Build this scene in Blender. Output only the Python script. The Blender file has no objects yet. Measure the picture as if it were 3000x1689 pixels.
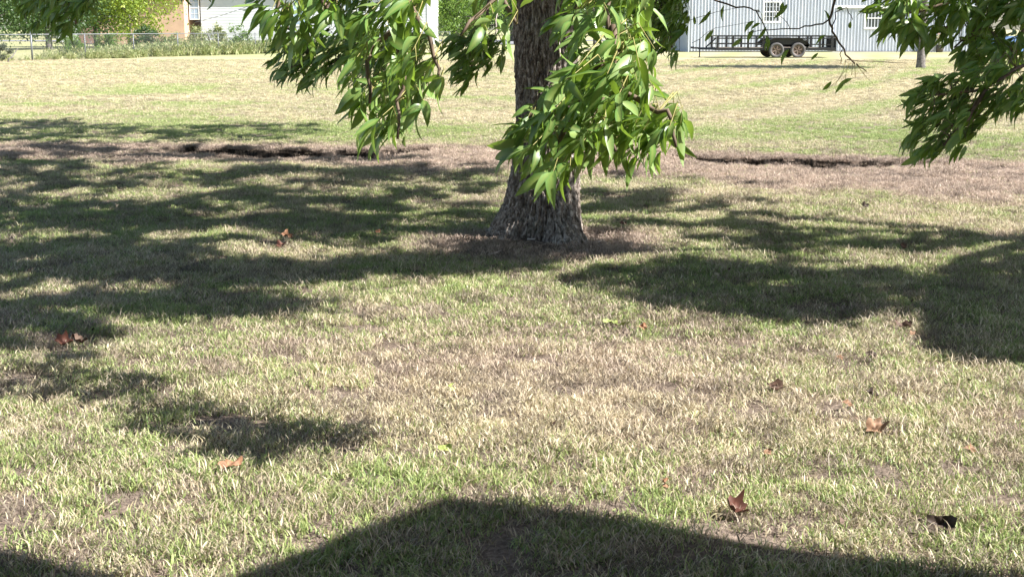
import bpy, math, random
import numpy as np
from mathutils import Vector, Matrix

random.seed(7)
rng = np.random.default_rng(11)
sc = bpy.context.scene
C = sc.collection
R = math.radians

# ------------------------------------------------------------------ camera
CAM_H = 1.4
PITCH = 10.79
FPX = 4000.0                      # focal length in pixels of the 3000 px wide photograph
cam_d = bpy.data.cameras.new('camera')
cam_d.sensor_width = 36.0
cam_d.lens = 36.0 * FPX / 3000.0
cam_d.clip_start = 0.05
cam_d.clip_end = 2500
cam = bpy.data.objects.new('camera', cam_d)
C.objects.link(cam)
cam.location = (0, 0, CAM_H)
cam.rotation_euler = (R(90 - PITCH), 0, 0)
sc.camera = cam

# ------------------------------------------------------------------ light
SUN_EL = 44.5
SX, SY = 0.95, -0.30              # horizontal direction towards the sun
n_ = math.hypot(SX, SY); SX /= n_; SY /= n_
world = bpy.data.worlds.new('World'); sc.world = world
world.use_nodes = True
wn = world.node_tree
for n in list(wn.nodes): wn.nodes.remove(n)
sky = wn.nodes.new('ShaderNodeTexSky'); sky.sky_type = 'NISHITA'; sky.sun_disc = False
sky.sun_elevation = R(SUN_EL)
sky.sun_rotation = math.atan2(SX, SY)
bg = wn.nodes.new('ShaderNodeBackground'); bg.inputs['Strength'].default_value = 0.07
wo = wn.nodes.new('ShaderNodeOutputWorld')
wn.links.new(sky.outputs[0], bg.inputs[0]); wn.links.new(bg.outputs[0], wo.inputs[0])
sl = bpy.data.lights.new('sun', 'SUN'); sl.energy = 5.0; sl.angle = R(0.53); sl.color = (1.0, 0.965, 0.91)
so = bpy.data.objects.new('sun', sl); C.objects.link(so)
ce = math.cos(R(SUN_EL)); se = math.sin(R(SUN_EL))
SUNV = Vector((SX * ce, SY * ce, se))
so.rotation_euler = SUNV.to_track_quat('Z', 'Y').to_euler()
so.location = (30, -10, 40)
sc.view_settings.view_transform = 'Standard'
sc.view_settings.look = 'None'
sc.view_settings.gamma = 1.0
sc.view_settings.use_curve_mapping = False
sc.view_settings.exposure = 1.48
SK = 1.0 / math.tan(R(SUN_EL))    # horizontal shadow length per metre of height

# ------------------------------------------------------------------ measuring helpers
cp, sp_ = math.cos(R(PITCH)), math.sin(R(PITCH))
def raydir(x, y):
    u = x - 1500.0; v = 844.5 - y
    return np.array([u, FPX * cp + v * sp_, -FPX * sp_ + v * cp])
def G(x, y):                       # where the ground lies under a point of the photograph
    d = raydir(x, y); t = CAM_H / -d[2]
    return np.array([d[0] * t, d[1] * t])
def P(x, y, Y):                    # a place at distance Y seen along that direction
    d = raydir(x, y); t = Y / d[1]
    return Vector((d[0] * t, Y, CAM_H + d[2] * t))
def project(p):                    # photograph pixel of world points (n,3)
    p = np.atleast_2d(p); q = p - np.array([0, 0, CAM_H])
    f = q[:, 1] * cp - q[:, 2] * sp_
    u = q[:, 1] * sp_ + q[:, 2] * cp
    f = np.where(f < 0.05, 0.05, f)
    return 1500 + FPX * q[:, 0] / f, 844.5 - FPX * u / f
D2S = 3000.0 / 2576.0

# ------------------------------------------------------------------ numpy noise
_perm = np.random.default_rng(5).random((512, 512))
def vnoise(x, y):
    xi = np.floor(x).astype(int); yi = np.floor(y).astype(int)
    fx = x - xi; fy = y - yi
    fx = fx * fx * (3 - 2 * fx); fy = fy * fy * (3 - 2 * fy)
    a = _perm[xi % 512, yi % 512]; b = _perm[(xi + 1) % 512, yi % 512]
    c = _perm[xi % 512, (yi + 1) % 512]; d = _perm[(xi + 1) % 512, (yi + 1) % 512]
    return (a * (1 - fx) + b * fx) * (1 - fy) + (c * (1 - fx) + d * fx) * fy
def fbm(x, y, o=4):
    s = 0; a = 0.5; t = 0
    for i in range(o):
        s = s + a * vnoise(x * 2 ** i + 17.3 * i, y * 2 ** i + 9.1 * i); t += a; a *= 0.5
    return s / t
def sstep(a, b, x):
    t = np.clip((x - a) / (b - a), 0, 1); return t * t * (3 - 2 * t)

# ------------------------------------------------------------------ object helpers
def tag(o, label=None, cat=None, group=None, kind=None):
    if label: o['label'] = label
    if cat: o['category'] = cat
    if group: o['group'] = group
    if kind: o['kind'] = kind
    return o
def empty(name, loc=(0, 0, 0), rz=0, **k):
    o = bpy.data.objects.new(name, None); C.objects.link(o)
    o.location = loc; o.rotation_euler = (0, 0, rz); o.empty_display_size = 0.2
    return tag(o, **k)
def link(name, me, mat=None, parent=None, loc=None, smooth=False):
    o = bpy.data.objects.new(name, me); C.objects.link(o)
    if mat is not None and len(me.materials) == 0: me.materials.append(mat)
    if smooth: me.polygons.foreach_set('use_smooth', np.ones(len(me.polygons), bool))
    if parent is not None: o.parent = parent
    if loc is not None: o.location = loc
    return o
def np_mesh(name, V, F, smooth=False):
    """V (n,3); F list of int arrays (m,3) or (m,4)"""
    me = bpy.data.meshes.new(name)
    V = np.asarray(V, float)
    me.vertices.add(len(V)); me.vertices.foreach_set('co', V.ravel())
    loops = []; starts = []; tot = []; s = 0
    for f in F:
        f = np.asarray(f, int)
        if len(f) == 0: continue
        k = f.shape[1]
        loops.append(f.ravel()); starts.append(s + np.arange(len(f)) * k); tot.append(np.full(len(f), k)); s += f.size
    loops = np.concatenate(loops); starts = np.concatenate(starts); tot = np.concatenate(tot)
    me.loops.add(len(loops)); me.loops.foreach_set('vertex_index', loops)
    me.polygons.add(len(starts)); me.polygons.foreach_set('loop_start', starts); me.polygons.foreach_set('loop_total', tot)
    if smooth: me.polygons.foreach_set('use_smooth', np.ones(len(starts), bool))
    me.update(calc_edges=True); me.validate()
    return me
def set_attr(me, name, vals):
    a = me.attributes.new(name, 'FLOAT', 'POINT'); a.data.foreach_set('value', np.asarray(vals, np.float32))

class MB:                           # collects boxes, bars and tubes into one mesh
    def __init__(s): s.v = []; s.f = []
    def add(s, vs, fs):
        b = len(s.v); s.v += [tuple(v) for v in vs]; s.f += [tuple(b + i for i in f) for f in fs]; return s
    def box(s, x0, x1, y0, y1, z0, z1):
        return s.add([(x0,y0,z0),(x1,y0,z0),(x1,y1,z0),(x0,y1,z0),(x0,y0,z1),(x1,y0,z1),(x1,y1,z1),(x0,y1,z1)],
                     [(0,3,2,1),(4,5,6,7),(0,1,5,4),(1,2,6,5),(2,3,7,6),(3,0,4,7)])
    def tube(s, pts, rad, n=6, cap=True):
        pts = [Vector(p) for p in pts]
        if not hasattr(rad, '__len__'): rad = [rad] * len(pts)
        rings = []
        for i, p in enumerate(pts):
            d = (pts[min(i + 1, len(pts) - 1)] - pts[max(i - 1, 0)])
            if d.length < 1e-9: d = Vector((0, 0, 1))
            d.normalize()
            a = d.orthogonal() if i == 0 else (a - d * a.dot(d))
            a = a.normalized(); b = d.cross(a)
            rings.append([p + (a * math.cos(2 * math.pi * k / n) + b * math.sin(2 * math.pi * k / n)) * rad[i] for k in range(n)])
        base = len(s.v)
        for r in rings: s.v += [tuple(q) for q in r]
        for i in range(len(pts) - 1):
            for k in range(n):
                s.f.append((base + i * n + k, base + i * n + (k + 1) % n, base + (i + 1) * n + (k + 1) % n, base + (i + 1) * n + k))
        if cap:
            s.f.append(tuple(base + k for k in reversed(range(n)))); s.f.append(tuple(base + (len(pts) - 1) * n + k for k in range(n)))
        return s
    def bar(s, a, b, w=0.05): 
        return s.tube([a, b], w * 0.7071, 4)
    def build(s, name, mat, parent=None, smooth=False, loc=None):
        me = bpy.data.meshes.new(name); me.from_pydata(s.v, [], s.f); me.update()
        return link(name, me, mat, parent, loc, smooth)

# ------------------------------------------------------------------ materials
def newmat(name):
    m = bpy.data.materials.new(name); m.use_nodes = True
    nt = m.node_tree; b = nt.nodes.get('Principled BSDF'); return m, nt, b
def nd(nt, t, **k):
    n = nt.nodes.new(t)
    for a, v in k.items(): setattr(n, a, v)
    return n
def mixc(nt, fac, a, b, bt='MIX'):
    n = nt.nodes.new('ShaderNodeMix'); n.data_type = 'RGBA'; n.blend_type = bt
    for sock, v in ((n.inputs[0], fac), (n.inputs[6], a), (n.inputs[7], b)):
        if isinstance(v, (int, float)): sock.default_value = v
        elif isinstance(v, tuple): sock.default_value = (*v, 1) if len(v) == 3 else v
        else: nt.links.new(v, sock)
    return n.outputs[2]
def ramp(nt, fac, stops):
    n = nt.nodes.new('ShaderNodeValToRGB')
    while len(n.color_ramp.elements) < len(stops): n.color_ramp.elements.new(0.5)
    for e, (p, c) in zip(n.color_ramp.elements, stops):
        e.position = p; e.color = (*c, 1) if hasattr(c, '__len__') else (c, c, c, 1)
    nt.links.new(fac, n.inputs[0]); return n.outputs[0]
def noise(nt, scale, detail=4, vec=None, rough=0.55, dist=0):
    n = nt.nodes.new('ShaderNodeTexNoise'); n.inputs['Scale'].default_value = scale; n.inputs['Detail'].default_value = detail
    n.inputs['Roughness'].default_value = rough; n.inputs['Distortion'].default_value = dist
    if vec is not None: nt.links.new(vec, n.inputs['Vector'])
    return n
def attr(nt, name, typ='GEOMETRY'):
    n = nt.nodes.new('ShaderNodeAttribute'); n.attribute_name = name; n.attribute_type = typ; return n.outputs['Fac']
def math_(nt, op, a, b=0.0, clamp=False):
    n = nt.nodes.new('ShaderNodeMath'); n.operation = op; n.use_clamp = clamp
    for s, v in ((n.inputs[0], a), (n.inputs[1], b)):
        if isinstance(v, (int, float)): s.default_value = v
        else: nt.links.new(v, s)
    return n.outputs[0]
def bump(nt, b, h, strength=0.3, dist=0.01):
    n = nt.nodes.new('ShaderNodeBump'); n.inputs['Strength'].default_value = strength; n.inputs['Distance'].default_value = dist
    nt.links.new(h, n.inputs['Height']); nt.links.new(n.outputs[0], b.inputs['Normal'])
def simple(name, col, rough=0.6, metal=0.0, var=0.12, scale=6.0, bmp=0.0):
    m, nt, b = newmat(name)
    tc = nd(nt, 'ShaderNodeTexCoord')
    n = noise(nt, scale, 5, tc.outputs['Object'])
    lo = tuple(c * (1 - var) for c in col); hi = tuple(min(1, c * (1 + var)) for c in col)
    nt.links.new(ramp(nt, n.outputs[0], [(0.3, lo), (0.7, hi)]), b.inputs['Base Color'])
    b.inputs['Roughness'].default_value = rough; b.inputs['Metallic'].default_value = metal
    if bmp: bump(nt, b, n.outputs[0], bmp, 0.01)
    return m

def leaf_mat(name, c0, c1, c2, trans=0.4, tcol=(0.32, 0.5, 0.05), rough=0.40, vein=True):
    m, nt, b = newmat(name)
    rnd = attr(nt, 'rnd'); mid = attr(nt, 'mid')
    col = ramp(nt, rnd, [(0.0, c0), (0.5, c1), (1.0, c2)])
    if vein: col = mixc(nt, math_(nt, 'MULTIPLY', mid, 0.6), col, (0.30, 0.36, 0.10))
    nt.links.new(col, b.inputs['Base Color']); b.inputs['Roughness'].default_value = rough
    b.inputs['Specular IOR Level'].default_value = 0.5
    tr = nd(nt, 'ShaderNodeBsdfTranslucent')
    nt.links.new(mixc(nt, rnd, tcol, tuple(c * 0.7 for c in tcol)), tr.inputs[0])
    mx = nd(nt, 'ShaderNodeMixShader'); mx.inputs[0].default_value = trans
    out = nt.nodes['Material Output']
    nt.links.new(b.outputs[0], mx.inputs[1]); nt.links.new(tr.outputs[0], mx.inputs[2]); nt.links.new(mx.outputs[0], out.inputs[0])
    return m
M = {}
M['leaf'] = leaf_mat('tree_leaf', (0.035, 0.10, 0.02), (0.09, 0.21, 0.04), (0.28, 0.42, 0.15), 0.33)
M['leaf_far'] = leaf_mat('far_leaf', (0.05, 0.10, 0.02), (0.09, 0.17, 0.03), (0.18, 0.27, 0.05), 0.3, vein=False, rough=0.5)
M['leaf_dark'] = leaf_mat('dark_leaf', (0.02, 0.05, 0.015), (0.035, 0.075, 0.02), (0.07, 0.12, 0.03), 0.2, (0.15, 0.28, 0.04), vein=False, rough=0.5)
M['leaf_yellow'] = leaf_mat('yellowish_leaf', (0.10, 0.16, 0.02), (0.18, 0.27, 0.03), (0.33, 0.38, 0.06), 0.3, (0.4, 0.5, 0.05), vein=False, rough=0.5)
M['leaf_grey'] = leaf_mat('greyish_leaf', (0.05, 0.06, 0.045), (0.08, 0.10, 0.07), (0.14, 0.15, 0.10), 0.15, (0.15, 0.18, 0.08), vein=False, rough=0.6)
M['weed'] = leaf_mat('weed_leaf', (0.13, 0.18, 0.06), (0.27, 0.31, 0.13), (0.50, 0.46, 0.26), 0.25, (0.35, 0.42, 0.1), vein=False, rough=0.6)
M['twig'] = simple('twig_bark', (0.13, 0.09, 0.06), 0.8, var=0.3, scale=30)
M['green_twig'] = simple('young_twig', (0.30, 0.27, 0.09), 0.6, var=0.2, scale=30)
M['pale_twig'] = simple('dead_twig', (0.55, 0.47, 0.42), 0.8, var=0.25, scale=40)
M['black_steel'] = simple('black_painted_steel', (0.018, 0.018, 0.02), 0.4, 0.0, 0.3, 8)
M['tyre'] = simple('tyre_rubber', (0.10, 0.095, 0.095), 0.85, 0, 0.2, 12)
M['rim'] = simple('dusty_wheel_rim', (0.20, 0.15, 0.13), 0.5, 0.4, 0.35, 14)
M['deck'] = simple('deck_board', (0.22, 0.18, 0.14), 0.8, 0, 0.3, 5)
M['galv'] = simple('galvanised_steel', (0.17, 0.18, 0.19), 0.5, 0.4, 0.15, 20)
M['white_trim'] = simple('white_trim', (0.80, 0.80, 0.80), 0.5, 0, 0.04, 3)
M['peach'] = simple('peach_render', (0.52, 0.35, 0.25), 0.85, 0, 0.10, 1.2)
M['siding'] = simple('white_siding', (0.60, 0.62, 0.65), 0.55, 0, 0.05, 0.8)
M['brown_wall'] = simple('brown_brick_wall', (0.30, 0.19, 0.15), 0.85, 0, 0.2, 3)
M['shingle'] = simple('roof_shingle', (0.16, 0.14, 0.13), 0.9, 0, 0.25, 9)
M['plaster'] = simple('house_wall_paint', (0.45, 0.42, 0.38), 0.85, 0, 0.08, 2)
M['blue'] = simple('blue_paint', (0.15, 0.27, 0.55), 0.55, 0, 0.15, 2)
M['pot'] = simple('dark_pot', (0.09, 0.075, 0.075), 0.7, 0, 0.2, 10)
M['greybox'] = simple('grey_plastic', (0.26, 0.26, 0.28), 0.6, 0, 0.15, 6)
M['asphalt'] = simple('asphalt', (0.20, 0.20, 0.21), 0.9, 0, 0.15, 2)
M['cable'] = simple('cable', (0.10, 0.10, 0.11), 0.7)
M['flower'] = simple('pinkish_seedhead', (0.60, 0.38, 0.26), 0.8, 0, 0.25, 20)

def glass(name, col, rough=0.08):
    m, nt, b = newmat(name); b.inputs['Base Color'].default_value = (*col, 1)
    b.inputs['Roughness'].default_value = rough; b.inputs['Specular IOR Level'].default_value = 0.9; return m
M['glass_dark'] = glass('dark_window_glass', (0.03, 0.04, 0.04), 0.3)
M['glass_blue'] = glass('pale_window_glass', (0.32, 0.42, 0.55), 0.2)

# corrugated white sheet metal
m, nt, b = newmat('white_sheet_metal')
tc = nd(nt, 'ShaderNodeTexCoord'); mp = nd(nt, 'ShaderNodeMapping'); mp.inputs['Scale'].default_value = (6, 6, 0.5)
nt.links.new(tc.outputs['Object'], mp.inputs[0]); n1 = noise(nt, 1.0, 5, mp.outputs[0])
nt.links.new(ramp(nt, n1.outputs[0], [(0.3, (0.48, 0.52, 0.60)), (0.6, (0.60, 0.63, 0.70))]), b.inputs['Base Color'])
b.inputs['Roughness'].default_value = 0.45; M['sheet'] = m

# bark
m, nt, b = newmat('grey_bark')
tc = nd(nt, 'ShaderNodeTexCoord'); mp = nd(nt, 'ShaderNodeMapping'); mp.inputs['Scale'].default_value = (1, 1, 0.45)
nt.links.new(tc.outputs['Object'], mp.inputs[0])
n1 = noise(nt, 48, 6, mp.outputs[0], 0.65, 0.7); n2 = noise(nt, 5, 4, tc.outputs['Object'])
n3 = noise(nt, 90, 4, mp.outputs[0], 0.6)
c = ramp(nt, n1.outputs[0], [(0.34, (0.05, 0.038, 0.03)), (0.48, (0.17, 0.135, 0.11)), (0.64, (0.50, 0.44, 0.39))])
c = mixc(nt, ramp(nt, n2.outputs[0], [(0.54, 0.0), (0.66, 0.22)]), c, (0.36, 0.38, 0.33))
nt.links.new(c, b.inputs['Base Color']); b.inputs['Roughness'].default_value = 0.9
bump(nt, b, mixc(nt, 0.4, n1.outputs[0], n3.outputs[0]), 0.9, 0.012); M['bark'] = m
m, nt, b = newmat('far_bark')
tc = nd(nt, 'ShaderNodeTexCoord'); n1 = noise(nt, 14, 5, tc.outputs['Object'])
nt.links.new(ramp(nt, n1.outputs[0], [(0.35, (0.07, 0.06, 0.055)), (0.65, (0.22, 0.20, 0.19))]), b.inputs['Base Color'])
b.inputs['Roughness'].default_value = 0.9; M['far_bark'] = m

# grass blades (colours come from what each tuft is: green share g, deadness d)
STRAW_A, STRAW_B = (0.78, 0.70, 0.51), (0.46, 0.38, 0.22)
GREEN_A, GREEN_B = (0.12, 0.22, 0.055), (0.43, 0.51, 0.19)
DEAD_A, DEAD_B = (0.68, 0.54, 0.43), (0.38, 0.29, 0.24)
m, nt, b = newmat('grass_blade')
g = attr(nt, 'g', 'INSTANCER'); d = attr(nt, 'd', 'INSTANCER'); r1 = attr(nt, 'r1'); r2 = attr(nt, 'r2'); hh = attr(nt, 'hh')
straw = mixc(nt, r2, STRAW_A, STRAW_B); dead = mixc(nt, r2, DEAD_A, DEAD_B); green = mixc(nt, r2, GREEN_A, GREEN_B)
green = mixc(nt, math_(nt, 'MULTIPLY', hh, 0.35), green, (0.50, 0.50, 0.22))
dry = mixc(nt, d, straw, dead)
vm = nd(nt, 'ShaderNodeVectorMath', operation='SCALE'); nt.links.new(dry, vm.inputs[0]); nt.links.new(math_(nt, 'MINIMUM', math_(nt, 'ADD', 1.0, g), 1.0), vm.inputs['Scale']); dry = vm.outputs[0]
isg = math_(nt, 'MULTIPLY', math_(nt, 'SUBTRACT', g, r1), 12.0, True)
col = mixc(nt, isg, dry, green)
nt.links.new(col, b.inputs['Base Color']); b.inputs['Roughness'].default_value = 0.5
b.inputs['Specular IOR Level'].default_value = 0.35
tr = nd(nt, 'ShaderNodeBsdfTranslucent'); nt.links.new(col, tr.inputs[0])
mx = nd(nt, 'ShaderNodeMixShader'); mx.inputs[0].default_value = 0.33
nt.links.new(b.outputs[0], mx.inputs[1]); nt.links.new(tr.outputs[0], mx.inputs[2]); nt.links.new(mx.outputs[0], nt.nodes['Material Output'].inputs[0])
M['blade'] = m

# ground sheet
m, nt, b = newmat('lawn_ground')
geo = nd(nt, 'ShaderNodeNewGeometry')
g = attr(nt, 'g'); d = attr(nt, 'd'); s = attr(nt, 'soil'); far = attr(nt, 'far'); dk = attr(nt, 'clay_shade')
nA = noise(nt, 9, 6, geo.outputs['Position'], 0.7); nB = noise(nt, 70, 3, geo.outputs['Position'], 0.7)
nC = noise(nt, 1.1, 5, geo.outputs['Position'], 0.6)
mp = nd(nt, 'ShaderNodeMapping'); mp.inputs['Scale'].default_value = (0.5, 0.16, 1)
nt.links.new(geo.outputs['Position'], mp.inputs[0]); nD = noise(nt, 1.6, 6, mp.outputs[0], 0.65)
turf_d = mixc(nt, nA.outputs[0], (0.46, 0.41, 0.26), (0.34, 0.30, 0.18))
turf_g = mixc(nt, nA.outputs[0], (0.21, 0.25, 0.10), (0.32, 0.33, 0.15))
gg = math_(nt, 'ADD', g, math_(nt, 'MULTIPLY', math_(nt, 'SUBTRACT', nD.outputs[0], 0.5), 1.5), True)
turf = mixc(nt, gg, turf_d, turf_g)
turf = mixc(nt, d, turf, mixc(nt, nA.outputs[0], (0.50, 0.38, 0.29), (0.32, 0.24, 0.18)))
vor = nd(nt, 'ShaderNodeTexVoronoi'); vor.inputs['Scale'].default_value = 60; nt.links.new(geo.outputs['Position'], vor.inputs['Vector'])
soil = mixc(nt, math_(nt, 'MULTIPLY', nB.outputs[0], math_(nt, 'ADD', vor.outputs['Distance'], 0.55)), (0.03, 0.022, 0.018), (0.30, 0.235, 0.19))
nearc = soil
col = mixc(nt, far, nearc, turf)
col = mixc(nt, dk, col, mixc(nt, nB.outputs[0], (0.012, 0.010, 0.009), (0.05, 0.04, 0.035)))  # dark clay in the crack, with the undercut's shade put into its colour
nt.links.new(col, b.inputs['Base Color']); b.inputs['Roughness'].default_value = 0.95; b.inputs['Specular IOR Level'].default_value = 0.1
bump(nt, b, mixc(nt, 0.5, nA.outputs[0], nB.outputs[0]), 0.8, 0.03)
M['ground'] = m

# ------------------------------------------------------------------ lawn zones
def line(pts):
    q = np.array([G(x, y) for x, y in pts]); return lambda X: np.interp(X, q[:, 0], q[:, 1])
crack_y = line([(-700, 428), (530, 432), (700, 438), (900, 440), (1050, 445), (1230, 441), (1700, 447), (2000, 456), (2200, 465), (2400, 471), (2700, 480), (3000, 490), (3500, 500)])
near_y = line([(-700, 490), (0, 488), (700, 492), (1200, 515), (1700, 530), (2000, 545), (2500, 575), (3000, 605), (3600, 620)])
far_y = line([(-700, 418), (0, 422), (700, 424), (1200, 428), (1700, 436), (2000, 444), (2500, 458), (3000, 474), (3600, 480)])
def crack_amp(X):
    a = np.clip(sstep(-4.4, -3.2, X) * (1 - sstep(-1.35, -1.0, X)), 0, 1)
    b_ = np.clip(sstep(1.9, 2.2, X) * (1 - sstep(3.2, 4.6, X)), 0, 1)
    return a * (0.25 + 1.0 * fbm(X * 3.1, X * 0 + 3, 3)) + b_ * (0.25 + 0.9 * fbm(X * 3.7, X * 0 + 8, 3)) + 0.12 * (fbm(X * 4, X * 0 + 1, 2) > 0.55)
patch_px = [(1180, 1060, 130, 45), (1120, 915, 260, 40), (1400, 1060, 130, 40), (1050, 1175, 180, 35), (1450, 1170, 90, 30), (2310, 1200, 190, 40),
            (480, 960, 60, 28), (200, 1010, 150, 30), (860, 1030, 110, 28), (420, 1130, 80, 25), (1850, 1230, 120, 25), (900, 890, 120, 16), (2180, 1000, 60, 20),
            (700, 1240, 120, 24), (330, 1480, 160, 24), (1750, 1130, 170, 25), (2870, 1245, 80, 25), (1950, 1290, 160, 22)]
TREE = np.array([0.215, 9.1])
def zones(X, Y):
    w = (fbm(X * 1.3, Y * 0.9, 4) - 0.5)
    yn, yf = near_y(X) + w * 2.0, far_y(X) + (fbm(X * 1.7 + 9, Y * 0, 3) - 0.5) * 0.5
    dead = sstep(0, 0.9, Y - yn) * (1 - sstep(-0.3, 0.3, Y - yf))
    dt = np.hypot((X - TREE[0] - 0.05) / 1.15, (Y - TREE[1] + 0.25) / 0.95)
    mulch = 1 - sstep(0.42, 0.85, dt + w * 0.9)
    dead = np.maximum(dead, mulch)
    px, py = project(np.stack([X, Y, X * 0], 1))
    bare = mulch * 0.85
    for cx, cy, rx, ry in patch_px:
        q = np.hypot((px - cx) / rx, (py - cy) / ry)
        bare = np.maximum(bare, (1 - sstep(0.35, 1.15, q + w * 2.2)) * 0.85)
    bare = np.maximum(bare, sstep(0.60, 0.72, fbm(X * 2.6 + 40, Y * 2.6, 4)) * 0.6 * (Y < 13))
    bare = np.maximum(bare, sstep(0.58, 0.68, fbm(X * 2.2 + 40, Y * 1.6, 4)) * dead * 0.8)
    g = 0.60 + (fbm(X * 0.6 + 3, Y * 0.6, 4) - 0.5) * 1.3
    g = g + 0.10 * (fbm(X * 3, Y * 3 + 9, 3) - 0.5) * 4
    thin = np.exp(-((X + 0.1) / 1.5) ** 2 - ((Y - 5.8) / 1.2) ** 2)      # worn middle of the near lawn
    g = g - 0.20 * thin
    g = g + 0.20 * sstep(7, 9, Y) * (1 - sstep(15, 17, Y))
    g = g + 0.25 * (1 - sstep(4.0, 4.8, Y))
    band = np.exp(-((Y - (yf + 2.6)) / 1.9) ** 2) * (Y > yf - 0.3)
    fary = sstep(19.5, 23, Y)
    stripes = np.sin((X * 0.895 - (Y - 18) * 0.445 + 0.003 * (Y - 30) ** 2) * 2 * np.pi / 2.3) * sstep(1600, 2000, px) * 0.34
    rows = (fbm(X * 0.12, Y * 0.75 + 4, 3) - 0.5) * 1.2 * (px < 1900)
    gf = 0.32 + stripes + rows + (fbm(X * 0.7, Y * 0.35, 4) - 0.5) * 0.7
    g = g * (1 - fary) + gf * fary + band * 0.30
    g = g + 0.3 * sstep(62, 70, Y) * (X < -8)
    g = g * (1 - dead * 0.82)
    dead = np.maximum(dead, np.clip(0.55 * thin + 0.9 * (fbm(X * 0.8 + 60, Y * 0.8, 3) - 0.52), 0, 0.6) * (Y < 14))
    return np.clip(g, 0, 1), np.clip(dead, 0, 1), np.clip(bare, 0, 1)
def H(X, Y):
    X = np.asarray(X, float); Y = np.asarray(Y, float)
    h = (fbm(X * 1.2, Y * 1.2 + 50, 4) - 0.5) * 0.07 * (1 - 0.7 * sstep(20, 30, Y))
    dt = np.hypot(X - TREE[0], Y - TREE[1]); h = h * sstep(0.3, 1.2, dt) + 0.035 * np.exp(-(dt / 0.55) ** 2)
    u = Y - crack_y(X) - (fbm(X * 5, X * 0 + 20, 4) - 0.5) * 0.5
    a = crack_amp(X)
    jag = 0.35 + 1.2 * vnoise(X * 9, Y * 0 + 2)
    crack = -0.16 * a * jag * np.where(u < 0, sstep(-0.40, -0.06, u), 1 - sstep(0.03, 0.08, u))
    rim = -0.085 * np.clip(a, 0, 1.1) * (sstep(-2.4, -0.2, u) * (1 - sstep(0.03, 0.08, u)))
    return h + crack + rim

xs = np.concatenate([[-420, -260, -160, -100, -60, -40, -28], np.linspace(-20, -8.2, 50), np.arange(-8, 8.01, 0.05), np.linspace(8.2, 20, 50), [28, 40, 60, 100, 160, 260, 420]])
ys = np.concatenate([[-60, -20, -5], np.linspace(0, 14.2, 140), np.arange(14.3, 19.0, 0.03), np.linspace(19.1, 40, 90), np.linspace(41, 100, 50), [120, 150, 200, 300, 450, 700, 1000]])
XX, YY = np.meshgrid(xs, ys)
gx, gy = XX.ravel(), YY.ravel()
gz = H(gx, gy)
nxs, nys = len(xs), len(ys)
ii = np.arange(nys - 1)[:, None] * nxs + np.arange(nxs - 1)[None, :]
ii = ii.ravel()
me = np_mesh('ground', np.stack([gx, gy, gz], 1), [np.stack([ii, ii + 1, ii + 1 + nxs, ii + nxs], 1)], smooth=True)
zg, zd, zb = zones(gx, np.maximum(gy, 0.5))
set_attr(me, 'g', zg); set_attr(me, 'd', zd); set_attr(me, 'soil', zb)
set_attr(me, 'far', sstep(14, 34, gy))
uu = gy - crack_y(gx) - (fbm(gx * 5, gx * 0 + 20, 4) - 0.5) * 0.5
set_attr(me, 'clay_shade', np.clip(crack_amp(gx) * 2.2, 0, 1) * sstep(-0.24, -0.10, uu) * (1 - sstep(0.09, 0.13, uu)))
gr = link('ground', me, M['ground']); tag(gr, 'dry mown lawn with bare dirt patches and an eroded crack', kind='structure')

# ------------------------------------------------------------------ grass tufts
tuft_col = bpy.data.collections.new('grass_tufts')
def make_tuft(k, nb, rad, hmin, hmax, wid, lay):
    r = np.random.default_rng(100 + k); V = []; F4 = []; F3 = []; A1 = []; A2 = []; HH = []
    for i in range(nb):
        a = r.random() * 2 * math.pi; q = rad * math.sqrt(r.random())
        bx, by = q * math.cos(a), q * math.sin(a)
        h = r.uniform(hmin, hmax); L = h
        laid = r.random() < lay
        out = r.random() * 2 * math.pi
        lean = r.uniform(1.0, 1.5) if laid else r.uniform(0.2, 1.1)
        dx, dy = math.cos(out), math.sin(out)
        wv = r.uniform(0.75, 1.25) * wid
        tw = r.uniform(-0.9, 0.9) + out + math.pi / 2
        wx, wy = math.cos(tw), math.sin(tw)
        base = len(V); x, y, z = bx, by, (0.004 if not laid else r.uniform(0.002, 0.02)); th = lean * 0.45
        a1 = r.random() * 0.75 + (0.25 if laid else 0.0); a2 = r.random()
        for s in range(4):
            ww = wv * (1.0, 0.9, 0.62, 0)[s]
            if s < 3:
                V += [(x - wx * ww / 2, y - wy * ww / 2, z), (x + wx * ww / 2, y + wy * ww / 2, z + 0.15 * ww)]
                A1 += [a1] * 2; A2 += [a2] * 2; HH += [s / 3.0] * 2
            else:
                V.append((x, y, z)); A1.append(a1); A2.append(a2); HH.append(1.0)
            st = L / 3
            x += dx * math.sin(th) * st; y += dy * math.sin(th) * st; z += math.cos(th) * st
            th += lean * (0.45 if not laid else 0.3)
            z = max(z, 0.002)
        F4 += [(base, base + 1, base + 3, base + 2), (base + 2, base + 3, base + 5, base + 4)]; F3.append((base + 4, base + 5, base + 6))
    me = np_mesh('grass_tuft', V, [np.array(F4), np.array(F3)])
    set_attr(me, 'r1', A1); set_attr(me, 'r2', A2); set_attr(me, 'hh', HH)
    me.materials.append(M['blade'])
    o = bpy.data.objects.new('grass_tuft_%02d' % k, me); tuft_col.objects.link(o)
for k in range(6): make_tuft(k, 90, 0.09, 0.018, 0.040, 0.0043, 0.55)
for k in range(6, 8): make_tuft(k, 64, 0.075, 0.026, 0.056, 0.0045, 0.35)
for k in range(8, 10): make_tuft(k, 80, 0.11, 0.015, 0.05, 0.0032, 0.97)

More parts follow.
